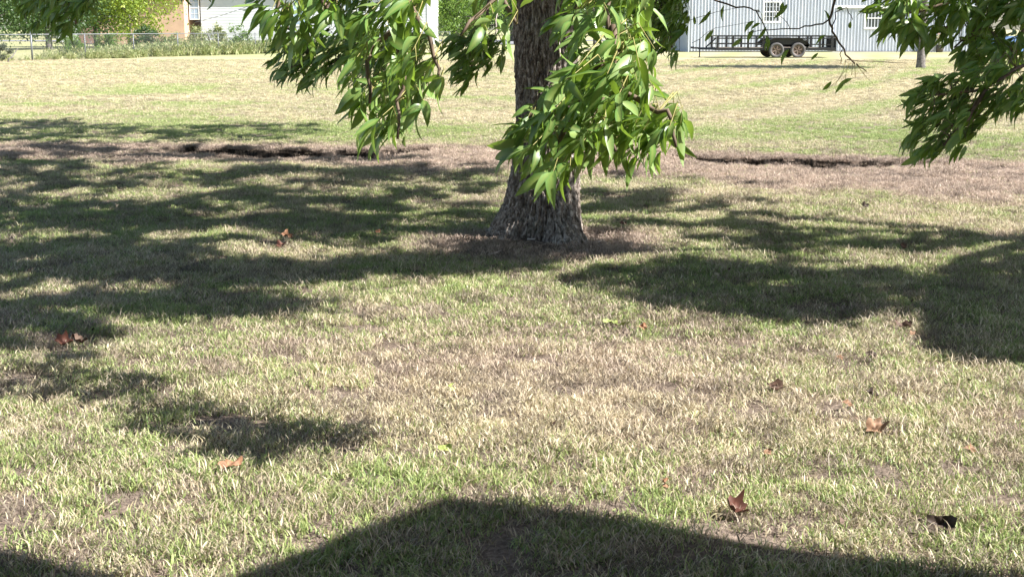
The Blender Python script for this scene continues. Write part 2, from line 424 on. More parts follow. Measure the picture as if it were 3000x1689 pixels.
def gn_scatter(name, pts, rot, scl, idx, g, d, coll, label, cat=None):
    me = bpy.data.meshes.new(name); me.vertices.add(len(pts)); me.vertices.foreach_set('co', np.asarray(pts, float).ravel())
    a = me.attributes.new('rot', 'FLOAT_VECTOR', 'POINT'); a.data.foreach_set('vector', np.asarray(rot, np.float32).ravel())
    set_attr(me, 'scl', scl); set_attr(me, 'g', g); set_attr(me, 'd', d)
    a = me.attributes.new('idx', 'INT', 'POINT'); a.data.foreach_set('value', np.asarray(idx, np.int32))
    o = link(name, me); tag(o, label, cat, kind='stuff')
    ng = bpy.data.node_groups.new(name, 'GeometryNodeTree')
    ng.interface.new_socket('Geometry', in_out='INPUT', socket_type='NodeSocketGeometry')
    ng.interface.new_socket('Geometry', in_out='OUTPUT', socket_type='NodeSocketGeometry')
    gi = ng.nodes.new('NodeGroupInput'); go = ng.nodes.new('NodeGroupOutput')
    ip = ng.nodes.new('GeometryNodeInstanceOnPoints'); ci = ng.nodes.new('GeometryNodeCollectionInfo')
    ci.inputs['Collection'].default_value = coll; ci.inputs['Separate Children'].default_value = True; ci.inputs['Reset Children'].default_value = True
    def na(nm, t):
        n = ng.nodes.new('GeometryNodeInputNamedAttribute'); n.data_type = t; n.inputs['Name'].default_value = nm
        return [s for s in n.outputs if s.enabled and s.name == 'Attribute'][0]
    L = ng.links.new
    L(gi.outputs[0], ip.inputs['Points']); L(ci.outputs[0], ip.inputs['Instance']); ip.inputs['Pick Instance'].default_value = True
    L(na('idx', 'INT'), ip.inputs['Instance Index'])
    e2r = ng.nodes.new('FunctionNodeEulerToRotation'); L(na('rot', 'FLOAT_VECTOR'), e2r.inputs[0]); L(e2r.outputs[0], ip.inputs['Rotation'])
    L(na('scl', 'FLOAT'), ip.inputs['Scale']); L(ip.outputs[0], go.inputs[0])
    md = o.modifiers.new('scatter', 'NODES'); md.node_group = ng
    return o

# sample tufts: density falls with distance, a margin each side of the view
pts = []
def dens(Y): return np.where(Y < 9, 235.0, 235.0 * (9 / np.maximum(Y, 9)) ** 1.5)
yb = np.linspace(2.4, 62, 240)
for a_, b_ in zip(yb[:-1], yb[1:]):
    ym = (a_ + b_) / 2; hw = 0.44 * ym + 0.9
    n = int(2 * hw * (b_ - a_) * dens(ym))
    pts.append(np.stack([rng.uniform(-hw, hw, n), rng.uniform(a_, b_, n)], 1))
pts = np.concatenate(pts)
zg, zd, zb = zones(pts[:, 0], pts[:, 1])
uu = pts[:, 1] - crack_y(pts[:, 0])
incrack = (np.abs(uu + 0.05) < 0.2) & (crack_amp(pts[:, 0]) > 0.25)
gap = sstep(0.52, 0.70, fbm(pts[:, 0] * 7 + 11, pts[:, 1] * 7, 2)) * (pts[:, 1] < 15)
keep = (rng.random(len(pts)) > zb * 0.82) & (rng.random(len(pts)) > gap * 0.30) & (~incrack | (rng.random(len(pts)) < 0.3)) & (np.hypot(pts[:, 0] - TREE[0], (pts[:, 1] - TREE[1])) > 0.33)
pts, zg, zd, zb = pts[keep], zg[keep], zd[keep], zb[keep]
n = len(pts)
ht = fbm(pts[:, 0] * 1.8 + 70, pts[:, 1] * 1.8, 3)
idx = rng.integers(0, 6, n)
idx = np.where((ht > 0.56) & (rng.random(n) < 0.55) & (zd < 0.4), rng.integers(6, 8, n), idx)
idx = np.where((zd > 0.5) & (rng.random(n) < 0.45) | (zb > 0.45), rng.integers(8, 10, n), idx)
scl = rng.uniform(0.58, 0.98, n) * (1 + 0.55 * sstep(9, 45, pts[:, 1]))
gz = H(pts[:, 0], pts[:, 1])
gj = np.clip(zg + rng.normal(0, 0.13, n), 0, 1)
gj = np.where((pts[:, 1] > 20) & (rng.random(n) < 0.5 * sstep(18, 26, pts[:, 1])) & (zg < 0.6), -rng.uniform(0.15, 0.5, n), gj)
# thatch of dead clippings lying between the tufts
tp = []
for a_, b_ in zip(yb[:-1], yb[1:]):
    ym = (a_ + b_) / 2
    if ym > 17: break
    hw = 0.44 * ym + 0.9; m_ = int(2 * hw * (b_ - a_) * 90 * min(1, (8 / ym) ** 1.2)); tp.append(np.stack([rng.uniform(-hw, hw, m_), rng.uniform(a_, b_, m_)], 1))
tp = np.concatenate(tp); tg, td, tb = zones(tp[:, 0], tp[:, 1])
kk = (np.abs(tp[:, 1] - crack_y(tp[:, 0]) + 0.05) > 0.2) & (np.hypot(tp[:, 0] - TREE[0], tp[:, 1] - TREE[1]) > 0.33); tp, tg, td, tb = tp[kk], tg[kk], td[kk], tb[kk]; m_ = len(tp)
pts = np.concatenate([pts, tp]); idx = np.concatenate([idx, rng.integers(8, 10, m_)]); scl = np.concatenate([scl, rng.uniform(0.8, 1.2, m_)])
gz = np.concatenate([gz, H(tp[:, 0], tp[:, 1])]); gj = np.concatenate([gj, np.where(rng.random(m_) < 0.8, -rng.uniform(0.1, 0.75, m_), tg * 0.5)]); zd = np.concatenate([zd, np.clip(0.35 + td + rng.normal(0, 0.2, m_), 0, 1)]); # dead grass hanging over the ragged lip of the crack
cx_ = np.concatenate([rng.uniform(-4.6, -0.9, 420), rng.uniform(1.8, 4.8, 330)]); cy_ = crack_y(cx_) + (fbm(cx_ * 5, cx_ * 0 + 20, 4) - 0.5) * 0.5 + rng.normal(0.10, 0.05, len(cx_)); m_ = len(cx_)
pts = np.concatenate([pts, np.stack([cx_, cy_], 1)]); idx = np.concatenate([idx, rng.integers(6, 8, m_)]); scl = np.concatenate([scl, rng.uniform(0.4, 1.0, m_)])
gz = np.concatenate([gz, H(cx_, cy_)]); gj = np.concatenate([gj, -rng.uniform(0, 0.7, m_)]); zd = np.concatenate([zd, np.ones(m_)])
n = len(pts)
gn_scatter('lawn_grass', np.stack([pts[:, 0], pts[:, 1], gz - 0.003], 1), np.stack([rng.normal(0, 0.1, n), rng.normal(0, 0.1, n), rng.uniform(0, 6.28, n)], 1),
           scl, idx, gj, zd, tuft_col, 'patchy green and straw coloured mown grass of the lawn')

# ------------------------------------------------------------------ leaves
def leaf_np(L, W, curl, fold, side, n=7, pet=0.12):
    t = np.linspace(0, 1, n)
    w = W / 2 * np.sin(np.pi * t ** 0.85) ** 0.9 * (1 - 0.25 * t); w[0] = 0.0012; w[-1] = 0.0003
    ang = curl * t; x = np.concatenate([[0], np.cumsum(np.cos(ang[1:]) * L / (n - 1))]); z = -np.concatenate([[0], np.cumsum(np.sin(ang[1:]) * L / (n - 1))])
    y0 = side * t ** 2 * L
    x = x + pet * L
    lft = np.stack([x, y0 + w, z + fold * w + 0.15 * w * np.sin(t * 14)], 1); md = np.stack([x, y0, z], 1); rgt = np.stack([x, y0 - w, z + fold * w - 0.15 * w * np.sin(t * 12 + 1)], 1)
    V = np.empty((3 * n + 2, 3)); V[0:3 * n:3] = lft; V[1:3 * n:3] = md; V[2:3 * n:3] = rgt
    V[3 * n] = (0, 0.0012, 0.01 * L); V[3 * n + 1] = (0, -0.0012, 0.01 * L)
    F = []
    for i in range(n - 1):
        F += [(3 * i + 1, 3 * i + 4, 3 * i + 3, 3 * i), (3 * i + 2, 3 * i + 5, 3 * i + 4, 3 * i + 1)]
    F += [(3 * n + 1, 2, 0, 3 * n)]
    mid = np.zeros(3 * n + 2); mid[1:3 * n:3] = 1; mid[-2:] = 1
    return V, np.array(F), mid
LEAFV = []
for k in range(10):
    r = random.Random(k)
    LEAFV.append(leaf_np(1.0, r.uniform(0.22, 0.33), r.uniform(0.2, 1.4), r.uniform(0.15, 0.6), r.uniform(-0.12, 0.12)))
LEAFM = []
for k, (V, F, mid) in enumerate(LEAFV):
    for q in range(3):
        me = np_mesh('leaf', V, [F], smooth=True); set_attr(me, 'rnd', np.full(len(V), (k * 0.37 + q * 0.33) % 1.0)); set_attr(me, 'mid', mid)
        me.materials.append(M['leaf']); LEAFM.append(me)
def frames(dirs, nrm):
    """rotation matrices (n,3,3) with columns x=dir, y, z~nrm"""
    d = dirs / np.linalg.norm(dirs, axis=1, keepdims=True)
    y = np.cross(nrm, d); ln = np.linalg.norm(y, axis=1, keepdims=True); y = y / np.maximum(ln, 1e-6)
    z = np.cross(d, y); return np.stack([d, y, z], 2)
def joined_leaves(name, pos, dirs, nrm, L, mat, parent=None, var=None, kind='stuff'):
    Rm = frames(dirs, nrm); n = len(pos); var = rng.integers(0, len(LEAFV), n) if var is None else var
    Vs = []; Fs = []; rn = []; md = []; off = 0
    for k in range(len(LEAFV)):
        s = np.where(var == k)[0]
        if len(s) == 0: continue
        V, F, mid = LEAFV[k]
        W = np.einsum('nij,vj->nvi', Rm[s], V) * L[s][:, None, None] + pos[s][:, None, :]
        Vs.append(W.reshape(-1, 3)); Fs.append((F[None] + (np.arange(len(s)) * len(V))[:, None, None]).reshape(-1, 4) + off)
        off += W.shape[0] * W.shape[1]
        rn.append(np.repeat(rng.random(len(s)), len(V))); md.append(np.tile(mid, len(s)))
    me = np_mesh(name, np.concatenate(Vs), [np.concatenate(Fs)], smooth=True)
    set_attr(me, 'rnd', np.concatenate(rn)); set_attr(me, 'mid', np.concatenate(md))
    o = link(name, me, mat, parent); tag(o, kind=kind); return o
def flakes(name, pos, size, mat, parent=None, kind='stuff', aspect=0.5, up=None):
    """many small two-triangle leaves, pointed at both ends"""
    n = len(pos); d = rng.normal(size=(n, 3)); nr = rng.normal(size=(n, 3))
    if up is not None: nr = nr * 0.7 + np.array(up)
    Rm = frames(d, nr)
    Q = np.array([[-0.5, 0, 0], [0, -aspect / 2, 0.06], [0.5, 0, -0.04], [0, aspect / 2, 0.06]])
    W = np.einsum('nij,vj->nvi', Rm, Q) * size[:, None, None] + pos[:, None, :]
    F = np.arange(n)[:, None] * 4 + np.array([[0, 1, 2, 3]])
    me = np_mesh(name, W.reshape(-1, 3), [F]); set_attr(me, 'rnd', np.repeat(rng.random(n), 4)); set_attr(me, 'mid', np.zeros(4 * n))
    o = link(name, me, mat, parent)
    if kind: tag(o, kind=kind)
    return o

# ------------------------------------------------------------------ the big tree
def trunk_mesh(cx, cy, zs, rad, lean, flare, seed, nth=360, nz=460, disp=0.027, name='trunk'):
    th = np.linspace(0, 2 * np.pi, nth, endpoint=False); z = np.linspace(zs[0], zs[1], nz) ; 
    TH, Z = np.meshgrid(th, z)
    r0 = np.interp(Z, rad[0], rad[1])
    lob = 0.45 + 0.75 * np.cos(3 * TH + np.pi) + 0.45 * np.cos(5 * TH - 0.6)
    fl = flare * np.exp(-np.maximum(Z, 0) / 0.17) * np.clip(lob, 0.02, 2) ** 1.3 + flare * 0.35 * np.exp(-np.maximum(Z, 0) / 0.45) * (0.5 + 0.5 * np.cos(3 * TH + np.pi))
    # bark: interlacing vertical ridges (periodic in angle)
    cx1, sx1 = np.cos(TH), np.sin(TH)
    a1 = fbm(cx1 * 9 + sx1 * 2 + seed, sx1 * 9 + Z * 6.5, 3) - 0.5
    rid = 1 - np.abs(np.sin((TH * 17 + a1 * 9)))            # fissures
    plate = vnoise(TH * 17 / np.pi * 1.0 + a1 * 3, Z * 24 + a1 * 6)
    fine = fbm(TH * 40, Z * 60, 3) - 0.5
    sc_ = 0.6 + 0.4 * np.exp(-Z)
    dsp = disp * (-(rid ** 2.2) * 1.3 + (plate - 0.5) * 1.0 + fine * 0.8) * sc_
    low = (fbm(cx1 * 1.5 + 5, sx1 * 1.5 + Z * 0.8, 2) - 0.5) * 0.03
    r = r0 + fl + dsp + low
    lx = np.interp(Z, lean[0], lean[1])
    V = np.stack([cx + lx + r * np.cos(TH), cy + r * np.sin(TH), Z], 2).reshape(-1, 3)
    i = np.arange(nz - 1)[:, None] * nth; j = np.arange(nth)[None]
    a = (i + j).ravel(); b_ = (i + (j + 1) % nth).ravel()
    return np_mesh(name, V, [np.stack([a, b_, b_ + nth, a + nth], 1)], smooth=False)
TX, TY = float(TREE[0]), float(TREE[1])
big = empty('big_tree', (0, 0, 0), label='large shade tree with furrowed grey trunk in the middle of the lawn', cat='tree')
tm = trunk_mesh(TX, TY, (-0.08, 3.1), ([-0.1, 0.3, 0.85, 1.5, 3.1], [0.255, 0.225, 0.205, 0.205, 0.19]),
                ([0, 0.3, 0.8, 1.6, 3.1], [0.0, 0.015, 0.03, 0.0, -0.05]), 0.15, 3.0)
link('trunk', tm, M['bark'], big)
mb = MB()
limb_ends = [(-3.2, 8.2, 5.0), (3.0, 10.2, 5.2), (-1.5, 12.5, 5.6), (1.2, 5.6, 4.2), (-1.0, 6.0, 4.4), (-4.0, 11.0, 4.6), (3.6, 7.2, 4.0), (0.3, 9.4, 7.2), (4.2, 12.5, 5.0)]
for i, e in enumerate(limb_ends):
    s = Vector((TX - 0.05, TY, 2.5 + 0.06 * i)); e = Vector(e)
    pts_ = [s.lerp(e, t) + Vector((0.25 * math.sin(i * 2 + t * 5), 0.25 * math.cos(i + t * 4), 0.5 * math.sin(t * math.pi))) * (1 if 0 < t < 1 else 0) for t in (0, 0.2, 0.4, 0.6, 0.8, 1.0)]
    mb.tube(pts_, [0.11, 0.09, 0.07, 0.05, 0.035, 0.015], 8)
    for q in range(5):
        p = pts_[2 + q % 4]; e2 = p + Vector((random.uniform(-1.4, 1.4), random.uniform(-1.4, 1.4), random.uniform(-0.2, 0.9)))
        mb.tube([p, p.lerp(e2, 0.5) + Vector((0, 0, 0.15)), e2], [0.03, 0.02, 0.008], 5)
mb.build('limb', M['bark'], big, True)

# second tree, its trunk right of the view
side = empty('side_tree', (0, 0, 0), label='tree whose leafy branch hangs into the view at the right edge', cat='tree')
tm2 = trunk_mesh(6.2, 8.2, (-0.05, 3.2), ([0, 1, 3.2], [0.20, 0.17, 0.15]), ([0, 3.2], [0, -0.1]), 0.12, 8.0, 90, 80, 0.01)
link('trunk', tm2, M['bark'], side)
mb = MB()
for i, e in enumerate([(2.9, 7.0, 3.0), (9.8, 8.0, 5.0), (7.0, 5.0, 4.5), (4.5, 10.5, 4.6), (6.0, 8.2, 6.5)]):
    s = Vector((6.1, 8.2, 2.6)); e = Vector(e)
    mb.tube([s, s.lerp(e, 0.35) + Vector((0, 0, 0.5)), s.lerp(e, 0.7) + Vector((0, 0, 0.45)), e], [0.09, 0.07, 0.045, 0.02], 8)
mb.build('limb', M['bark'], side, True)

# ---- foreground hanging boughs
def in_poly(x, y, poly):
    c = False; j = len(poly) - 1
    for i in range(len(poly)):
        xi, yi = poly[i]; xj, yj = poly[j]
        if (yi > y) != (yj > y) and x < (xj - xi) * (y - yi) / (yj - yi) + xi: c = not c
        j = i
    return c
leaf_rec = {'big': [], 'side': []}      # pos, dir, nrm, L
def bough(tree, poly, branches, Y0, Y1, n_clusters, per=7, L=(0.10, 0.15), wind=0.95, droop=0.55, spread=0.8, mat='green_twig', seed=1, min_d=None):
    r = random.Random(seed)
    root = {'big': big, 'side': side}[tree]
    br = []
    mbb = MB()
    for b_ in branches:
        P3 = [P(x * D2S, y * D2S, Y) for x, y, Y in b_]
        fine = []
        for i in range(len(P3) - 1):
            for q in range(4): fine.append(P3[i].lerp(P3[i + 1], q / 4) + Vector((r.gauss(0, 0.006), r.gauss(0, 0.01), r.gauss(0, 0.006))))
        fine.append(P3[-1]); br.append(fine)
        rr = [0.011 * (1 - 0.75 * i / len(fine)) + 0.0015 for i in range(len(fine))]
        mbb.tube(fine, rr, 6)
    mbb.build('branch', M['twig'], root, True)
    xs_ = [p[0] for p in poly]; ys_ = [p[1] for p in poly]
    got = []; tries = 0
    area = (max(xs_) - min(xs_)) * (max(ys_) - min(ys_))
    md = min_d or math.sqrt(area / n_clusters) * 0.5
    while len(got) < n_clusters and tries < 8000:
        tries += 1
        x = r.uniform(min(xs_), max(xs_)); y = r.uniform(min(ys_), max(ys_))
        if not in_poly(x, y, poly): continue
        if any(math.hypot(x - a, y - b) < md for a, b, _ in got): 
            if tries < 5000: continue
        got.append((x, y, r.uniform(Y0, Y1)))
    mt = MB()
    allp = [p for f in br for p in f]
    for x, y, Y in got:
        c = P(x * D2S, y * D2S, Y)
        cand = sorted(allp, key=lambda p: (p - c).length + (0.25 if p.z < c.z - 0.02 else 0))[:3]
        s = cand[r.randrange(len(cand))]
        mid = s.lerp(c, 0.5) + Vector((0.02, 0, 0.04 + 0.12 * (c - s).length))
        d = (c - s)
        if d.length < 0.02: d = Vector((-0.3, 0, -1))
        d.normalize()
        mt.tube([s, mid, c], [0.0026, 0.0018, 0.0010], 4, False)
        for k in range(per):
            t = 1 - 0.5 * (k / per) * r.random()
            p = (s * (1 - t) * (1 - t) + mid * 2 * t * (1 - t) + c * t * t)
            v = Vector((r.gauss(0, spread), r.gauss(0, spread), r.gauss(0, spread * 0.7))) + d * 0.5 + Vector((-wind, 0.12, -droop))
            v.normalize()
            nr = Vector((r.gauss(0, 0.5), r.gauss(0, 0.5) - 0.25, r.gauss(0.9, 0.4)))
            leaf_rec[tree].append((tuple(p), tuple(v), tuple(nr), r.uniform(*L) * (0.7 if r.random() < 0.2 else 1)))
    mt.build('twig', M[mat], root, True)

# sunlit boughs
bough('big', [(600,-200),(860,-200),(850,40),(800,120),(730,110),(660,50)], [[(760,-200,5.1),(720,-60,4.9),(700,20,4.8),(745,90,4.7)], [(740,-120,5),(820,0,4.8),(830,60,4.8)]], 4.6, 5.0, 34, 6, (0.10, 0.135), seed=2)
bough('big', [(700,110),(960,50),(950,160),(900,190),(830,200),(740,215),(690,180)], [[(880,-200,7.8),(850,-20,7.7),(800,70,7.5),(730,170,7.4)], [(840,0,7.7),(900,90,7.5),(880,170,7.4)]], 7.2, 7.8, 64, 7, (0.085, 0.125), wind=1.7, droop=0.6, spread=0.5, mat='twig', seed=3)
bough('big', [(780,-60),(980,-60),(960,30),(900,60),(820,20)], [[(900,-200,7.6),(870,-40,7.5),(800,20,7.4)]], 7.2, 7.7, 16, 6, (0.10, 0.14), wind=1.0, droop=0.5, spread=0.5, mat='twig', seed=4)
bough('big', [(900,-200),(1090,-200),(1090,100),(1120,170),(1100,240),(1050,300),(1010,360),(970,350),(920,300),(890,200),(900,110)],
      [[(1010,-200,5.0),(1020,-40,4.9),(1000,100,4.8),(1010,220,4.75),(1000,350,4.7)], [(1020,0,4.9),(1080,90,4.8),(1100,210,4.75)], [(1000,60,4.85),(930,130,4.8),(930,260,4.75)]], 4.6, 5.1, 52, 6, (0.10, 0.14), seed=5)
bough('big', [(920,90),(1110,90),(1080,260),(1040,340),(940,330),(900,220)], [[(1010,-100,6.6),(1010,100,6.5),(990,300,6.4)]], 6.1, 6.8, 44, 8, (0.085, 0.125), wind=1.5, droop=0.6, spread=0.55, mat='twig', seed=6)
bough('big', [(1140,80),(1290,95),(1280,150),(1230,175),(1180,215),(1140,170)], [[(1260,-150,7.6),(1230,20,7.5),(1210,120,7.4),(1170,200,7.4)]], 7.1, 7.6, 34, 7, (0.085, 0.125), wind=1.7, droop=0.6, spread=0.5, mat='twig', seed=7)
bough('big', [(1180,-30),(1310,-20),(1300,70),(1240,90),(1190,40)], [[(1250,-150,4.90),(1240,0,4.80),(1160,90,4.70)], [(1250,-40,4.90),(1300,60,4.80)]], 4.60, 4.90, 7, 4, (0.09, 0.13), seed=8)
bough('big', [(1430,-160),(1650,-160),(1650,140),(1600,180),(1480,150),(1420,60)], [[(1560,-200,4.40),(1540,-40,4.35),(1530,80,4.30),(1560,160,4.30)], [(1500,-100,4.40),(1440,40,4.30)]], 4.10, 4.60, 46, 7, (0.09, 0.13), seed=9)
bough('big', [(1400,190),(1480,140),(1640,170),(1700,220),(1725,280),(1715,350),(1680,400),(1590,400),(1500,370),(1450,420),(1390,465),(1330,410),(1310,330),(1370,250)],
      [[(1550,60,4.30),(1540,200,4.20),(1610,260,4.15),(1690,290,4.10),(1700,370,4.10)], [(1540,150,4.25),(1450,260,4.20),(1400,380,4.10),(1400,460,4.05)], [(1540,200,4.20),(1500,300,4.15),(1550,380,4.10)], [(1540,150,4.30),(1400,200,4.30),(1330,310,4.20)]], 3.90, 4.45, 76, 7, (0.09, 0.13), seed=10)
bough('big', [(1610,-60),(1750,-60),(1740,60),(1710,130),(1670,140),(1610,100)], [[(1700,-200,7.7),(1680,-20,7.6),(1690,120,7.5)]], 7.3, 7.8, 48, 8, (0.09, 0.13), wind=1.4, droop=0.6, spread=0.5, mat='twig', seed=11)
bough('big', [(100,-60),(250,-60),(230,20),(200,60),(165,70),(120,10)], [[(240,-200,6.2),(200,-40,6.1),(190,60,6.0)]], 5.8, 6.3, 22, 8, (0.085, 0.125), wind=1.4, droop=0.6, spread=0.5, mat='twig', seed=12)
bough('big', [(430,-60),(560,-60),(540,-16),(440,-16)], [[(500,-200,6.0),(480,-40,6.0),(470,-5,6.0)]], 5.8, 6.1, 4, 4, (0.06, 0.085), wind=0.2, droop=1.1, spread=0.4, mat='twig', seed=13)
bough('big', [(0,-60),(280,-60),(250,20),(150,40),(90,60),(20,20)], [[(200,-200,9.2),(120,-40,9.1),(90,30,9.0)]], 8.8, 9.4, 40, 8, (0.09, 0.13), wind=1.2, droop=0.6, spread=0.6, mat='twig', seed=17)
# the side tree's boughs
bough('side', [(2200,-60),(2430,-60),(2440,40),(2350,90),(2290,90),(2220,60)], [[(2700,-160,7.4),(2500,-60,7.2),(2380,10,7.0),(2240,40,6.9)], [(2450,-30,7.1),(2380,70,7.0)]], 6.8, 7.2, 34, 7, (0.12, 0.16), wind=0.5, seed=14)
bough('side', [(2350,-60),(2620,-60),(2620,150),(2440,170),(2400,110),(2340,90)], [[(2800,-160,7.6),(2600,-20,7.5),(2480,60,7.4),(2400,120,7.3)], [(2620,0,7.5),(2540,140,7.4)]], 7.0, 7.7, 90, 8, (0.09, 0.13), wind=0.9, droop=0.5, spread=0.6, mat='twig', seed=15)
bough('side', [(2300,205),(2420,175),(2620,160),(2620,270),(2490,290),(2470,330),(2420,380),(2350,400),(2290,375),(2310,300),(2300,250)], [[(2850,60,6.9),(2600,160,6.7),(2450,230,6.6),(2340,240,6.5)], [(2480,220,6.6),(2430,300,6.5),(2350,390,6.5)], [(2620,180,6.7),(2530,280,6.6)]], 6.3, 6.9, 95, 7, (0.085, 0.125), wind=1.8, droop=0.55, spread=0.5, mat='twig', seed=16)
# nearly bare twigs in front of the white barn
mb = MB()
for pl, r0 in [([(2110,-60),(2100,0),(2084,52),(2094,80),(2120,125),(2150,160)], 0.007), ([(2084,52),(2040,66),(1990,72),(1930,76)], 0.004), ([(1930,76),(1880,82)], 0.002),
               ([(1750,-30),(1830,15),(1890,22),(1910,30)], 0.005), ([(1900,24),(1925,70),(1935,95),(1900,110)], 0.003), ([(2150,160),(2180,180)], 0.003),
               ([(2094,80),(2100,30),(2130,20),(2145,50)], 0.003), ([(2120,125),(2115,160)], 0.0025), ([(1730,52),(1800,30),(1860,20)], 0.0015), ([(1740,110),(1800,70),(1890,55)], 0.0014),
               ([(2130,150),(2230,158),(2280,160)], 0.002), ([(1990,72),(1960,40),(1940,0)], 0.0016)]:
    p3 = []
    for i in range(len(pl) - 1):
        a, b_ = P(pl[i][0] * D2S, pl[i][1] * D2S, 8.2), P(pl[i + 1][0] * D2S, pl[i + 1][1] * D2S, 8.2)
        for q in range(3): p3.append(a.lerp(b_, q / 3) + Vector((random.gauss(0, 0.004), random.gauss(0, 0.01), random.gauss(0, 0.004))))
    p3.append(P(pl[-1][0] * D2S, pl[-1][1] * D2S, 8.2))
    mb.tube(p3, [1.3 * r0 * (1 - 0.5 * i / len(p3)) for i in range(len(p3))], 5)
mb.build('bare_twig', M['twig'], side, True)
mb = MB()
for pl in [[(2140,158),(2110,200),(2075,230)], [(2135,158),(2128,185),(2125,215)], [(2150,160),(2152,195)], [(2155,163),(2180,195),(2200,215)], [(2145,160),(2142,190)], [(2128,150),(2122,178),(2100,215)]]:
    mb.tube([P(x * D2S, y * D2S, 8.2) for x, y in pl], [0.0022, 0.0018, 0.0012][:len(pl)], 4)
mb.build('leaf_stalk', M['green_twig'], side, True)
for x, y, a in [(1825,8,-2.0),(1900,22,-0.4),(1935,100,-2.2),(1870,95,-2.5),(1985,5,-2.2),(1972,0,-1.8),(2084,58,1.6),(2100,22,0.1),(2140,50,-1.6),(2080,85,-2.6),(2062,130,-2.4),(2128,205,-2.4),(2150,196,-2.9),(2095,200,-2.2),(1800,70,-2.3),(1792,20,-2.1),(1745,35,-1.4),(1990,120,-2.4),(1903,50,-2.6),(1918,58,-2.9),(1930,62,-2.0),(1900,70,-2.2),(1925,85,-1.2)]:
    p = P(x * D2S, y * D2S, 8.2)
    leaf_rec['side'].append((tuple(p), (math.cos(a), random.uniform(-0.3, 0.3), math.sin(a)), (random.gauss(0, 0.4), -0.6, random.gauss(0.4, 0.4)), random.uniform(0.075, 0.13)))
# hanging pale dead twigs by the trunk
MB().tube([P(1457, -60, 5.2), P(1460, 20, 5.2), P(1452, 60, 5.2), P(1455, 92, 5.2), P(1448, 112, 5.2)], [0.003, 0.003, 0.0028, 0.0022, 0.001], 5).build('dead_twig', M['pale_twig'], big, True)
MB().tube([P(1632, 60, 4.9), P(1636, 110, 4.9), P(1640, 150, 4.9), P(1642, 190, 4.9)], [0.0035, 0.003, 0.0028, 0.001], 5).build('dead_twig', M['pale_twig'], big, True)
MB().tube([P(985, -60, 6.0), P(958, 30, 6.0), P(932, 72, 6.0)], [0.006, 0.005, 0.003], 5).build('dead_twig', M['pale_twig'], big, True)

for key, root in (('big', big), ('side', side)):
    rec = leaf_rec[key]
    pos = np.array([r[0] for r in rec]); dr = np.array([r[1] for r in rec]); nr = np.array([r[2] for r in rec]); L = np.array([r[3] for r in rec])
    px, py = project(pos + dr * L[:, None] * 0.5)
    size = L / pos[:, 1] * np.sqrt(np.clip(1 - dr[:, 1] ** 2, 0.02, 1)); size = np.where((px > 0) & (px < 3000) & (py > 0), size, 0)
    order = np.argsort(-size); top = order[:300]; rest = order[300:]
    Rm = frames(dr, nr)
    for i in top:
        me = LEAFM[random.randrange(len(LEAFM))]
        o = bpy.data.objects.new('leaf', me); C.objects.link(o); o.parent = root
        mt = Matrix(Rm[i].tolist()).to_4x4(); mt = Matrix.Translation(pos[i]) @ mt @ Matrix.Scale(float(L[i]), 4)
        o.matrix_local = mt
    joined_leaves('foliage', pos[rest], dr[rest], nr[rest], L[rest], M['leaf'], root)
NL = {k: len(v) for k, v in leaf_rec.items()}; print('leaves', NL)

# ---- canopy above the view, leaf clusters lit by the same sun that throws its dapples on the lawn
ell = [  # (x, y, rx, ry, density) in the 2576 px measure of the photograph: where shade lies on the lawn
 (-500,335,1200,28,1),(560,335,300,20,1),(-300,385,900,26,1),(500,385,420,18,0.9),(880,392,180,13,0.8),(1550,446,40,5,0.6),(1720,443,50,4,0.8),
 (100,450,500,40,1),(650,450,420,30,1),(1050,440,200,20,0.9),(300,540,520,45,1.1),(850,510,380,34,1.0),(1130,470,120,22,0.9),(1080,550,210,34,1.0),(700,560,300,30,0.9),
 (100,640,420,45,1),(520,620,190,22,0.8),(250,690,260,25,0.9),(900,600,110,28,0.7),(1170,585,70,14,0.8),(-300,600,500,160,1),
 (560,665,160,18,0.9),(800,690,150,26,1.0),(560,740,110,40,0.8),(1000,665,180,16,1.0),(1230,665,180,18,1.0),(500,780,90,20,0.5),
 (80,760,240,25,0.8),(70,840,230,50,1.0),(-300,800,350,130,1),(180,880,160,25,0.6),
 (1550,510,140,22,0.8),(1480,480,70,16,0.8),(1620,570,160,18,0.9),(1750,520,150,9,0.8),(1900,560,230,10,0.8),(1980,610,280,18,1.0),(2150,600,200,12,0.9),(2350,620,140,7,0.9),(1800,590,120,20,0.8),
 (1500,640,130,18,0.9),(1500,700,120,14,0.7),(1740,730,160,34,0.8),(1980,745,330,36,1.0),(2080,690,130,20,0.8),(2280,690,250,26,1.0),(2450,740,200,60,1.1),(2000,650,170,16,0.8),(1860,780,90,20,0.8),
 (2700,720,250,90,1),(1900,468,45,4,0.8),(1500,600,60,12,0.8),(2330,735,80,48,2.5)]
hole = [(530,425,60,9),(330,497,80,9),(690,470,100,10),(870,478,50,7),(1150,495,100,12),(1060,520,40,7),(590,575,70,8),(700,600,80,12),(330,408,90,8),(30,372,80,10),(60,408,60,7),
        (1680,545,130,7),(2050,580,120,6),(1720,620,130,12),(1900,650,120,10),(1640,670,90,10),(1400,690,40,12),(650,640,90,16),(980,640,90,12),(350,730,90,10),(2150,660,60,8),(180,610,90,7),(460,545,70,6),(820,560,60,6),(40,700,100,6),
        (1560,482,60,6),(1300,520,60,10),(250,455,70,6),(420,600,60,6)]
N = 900000
Yg = rng.uniform(5.2, 25, N); Xg = rng.uniform(-0.62 * Yg - 1, 0.5 * Yg)
px, py = project(np.stack([Xg, Yg, Xg * 0], 1)); px /= D2S; py /= D2S
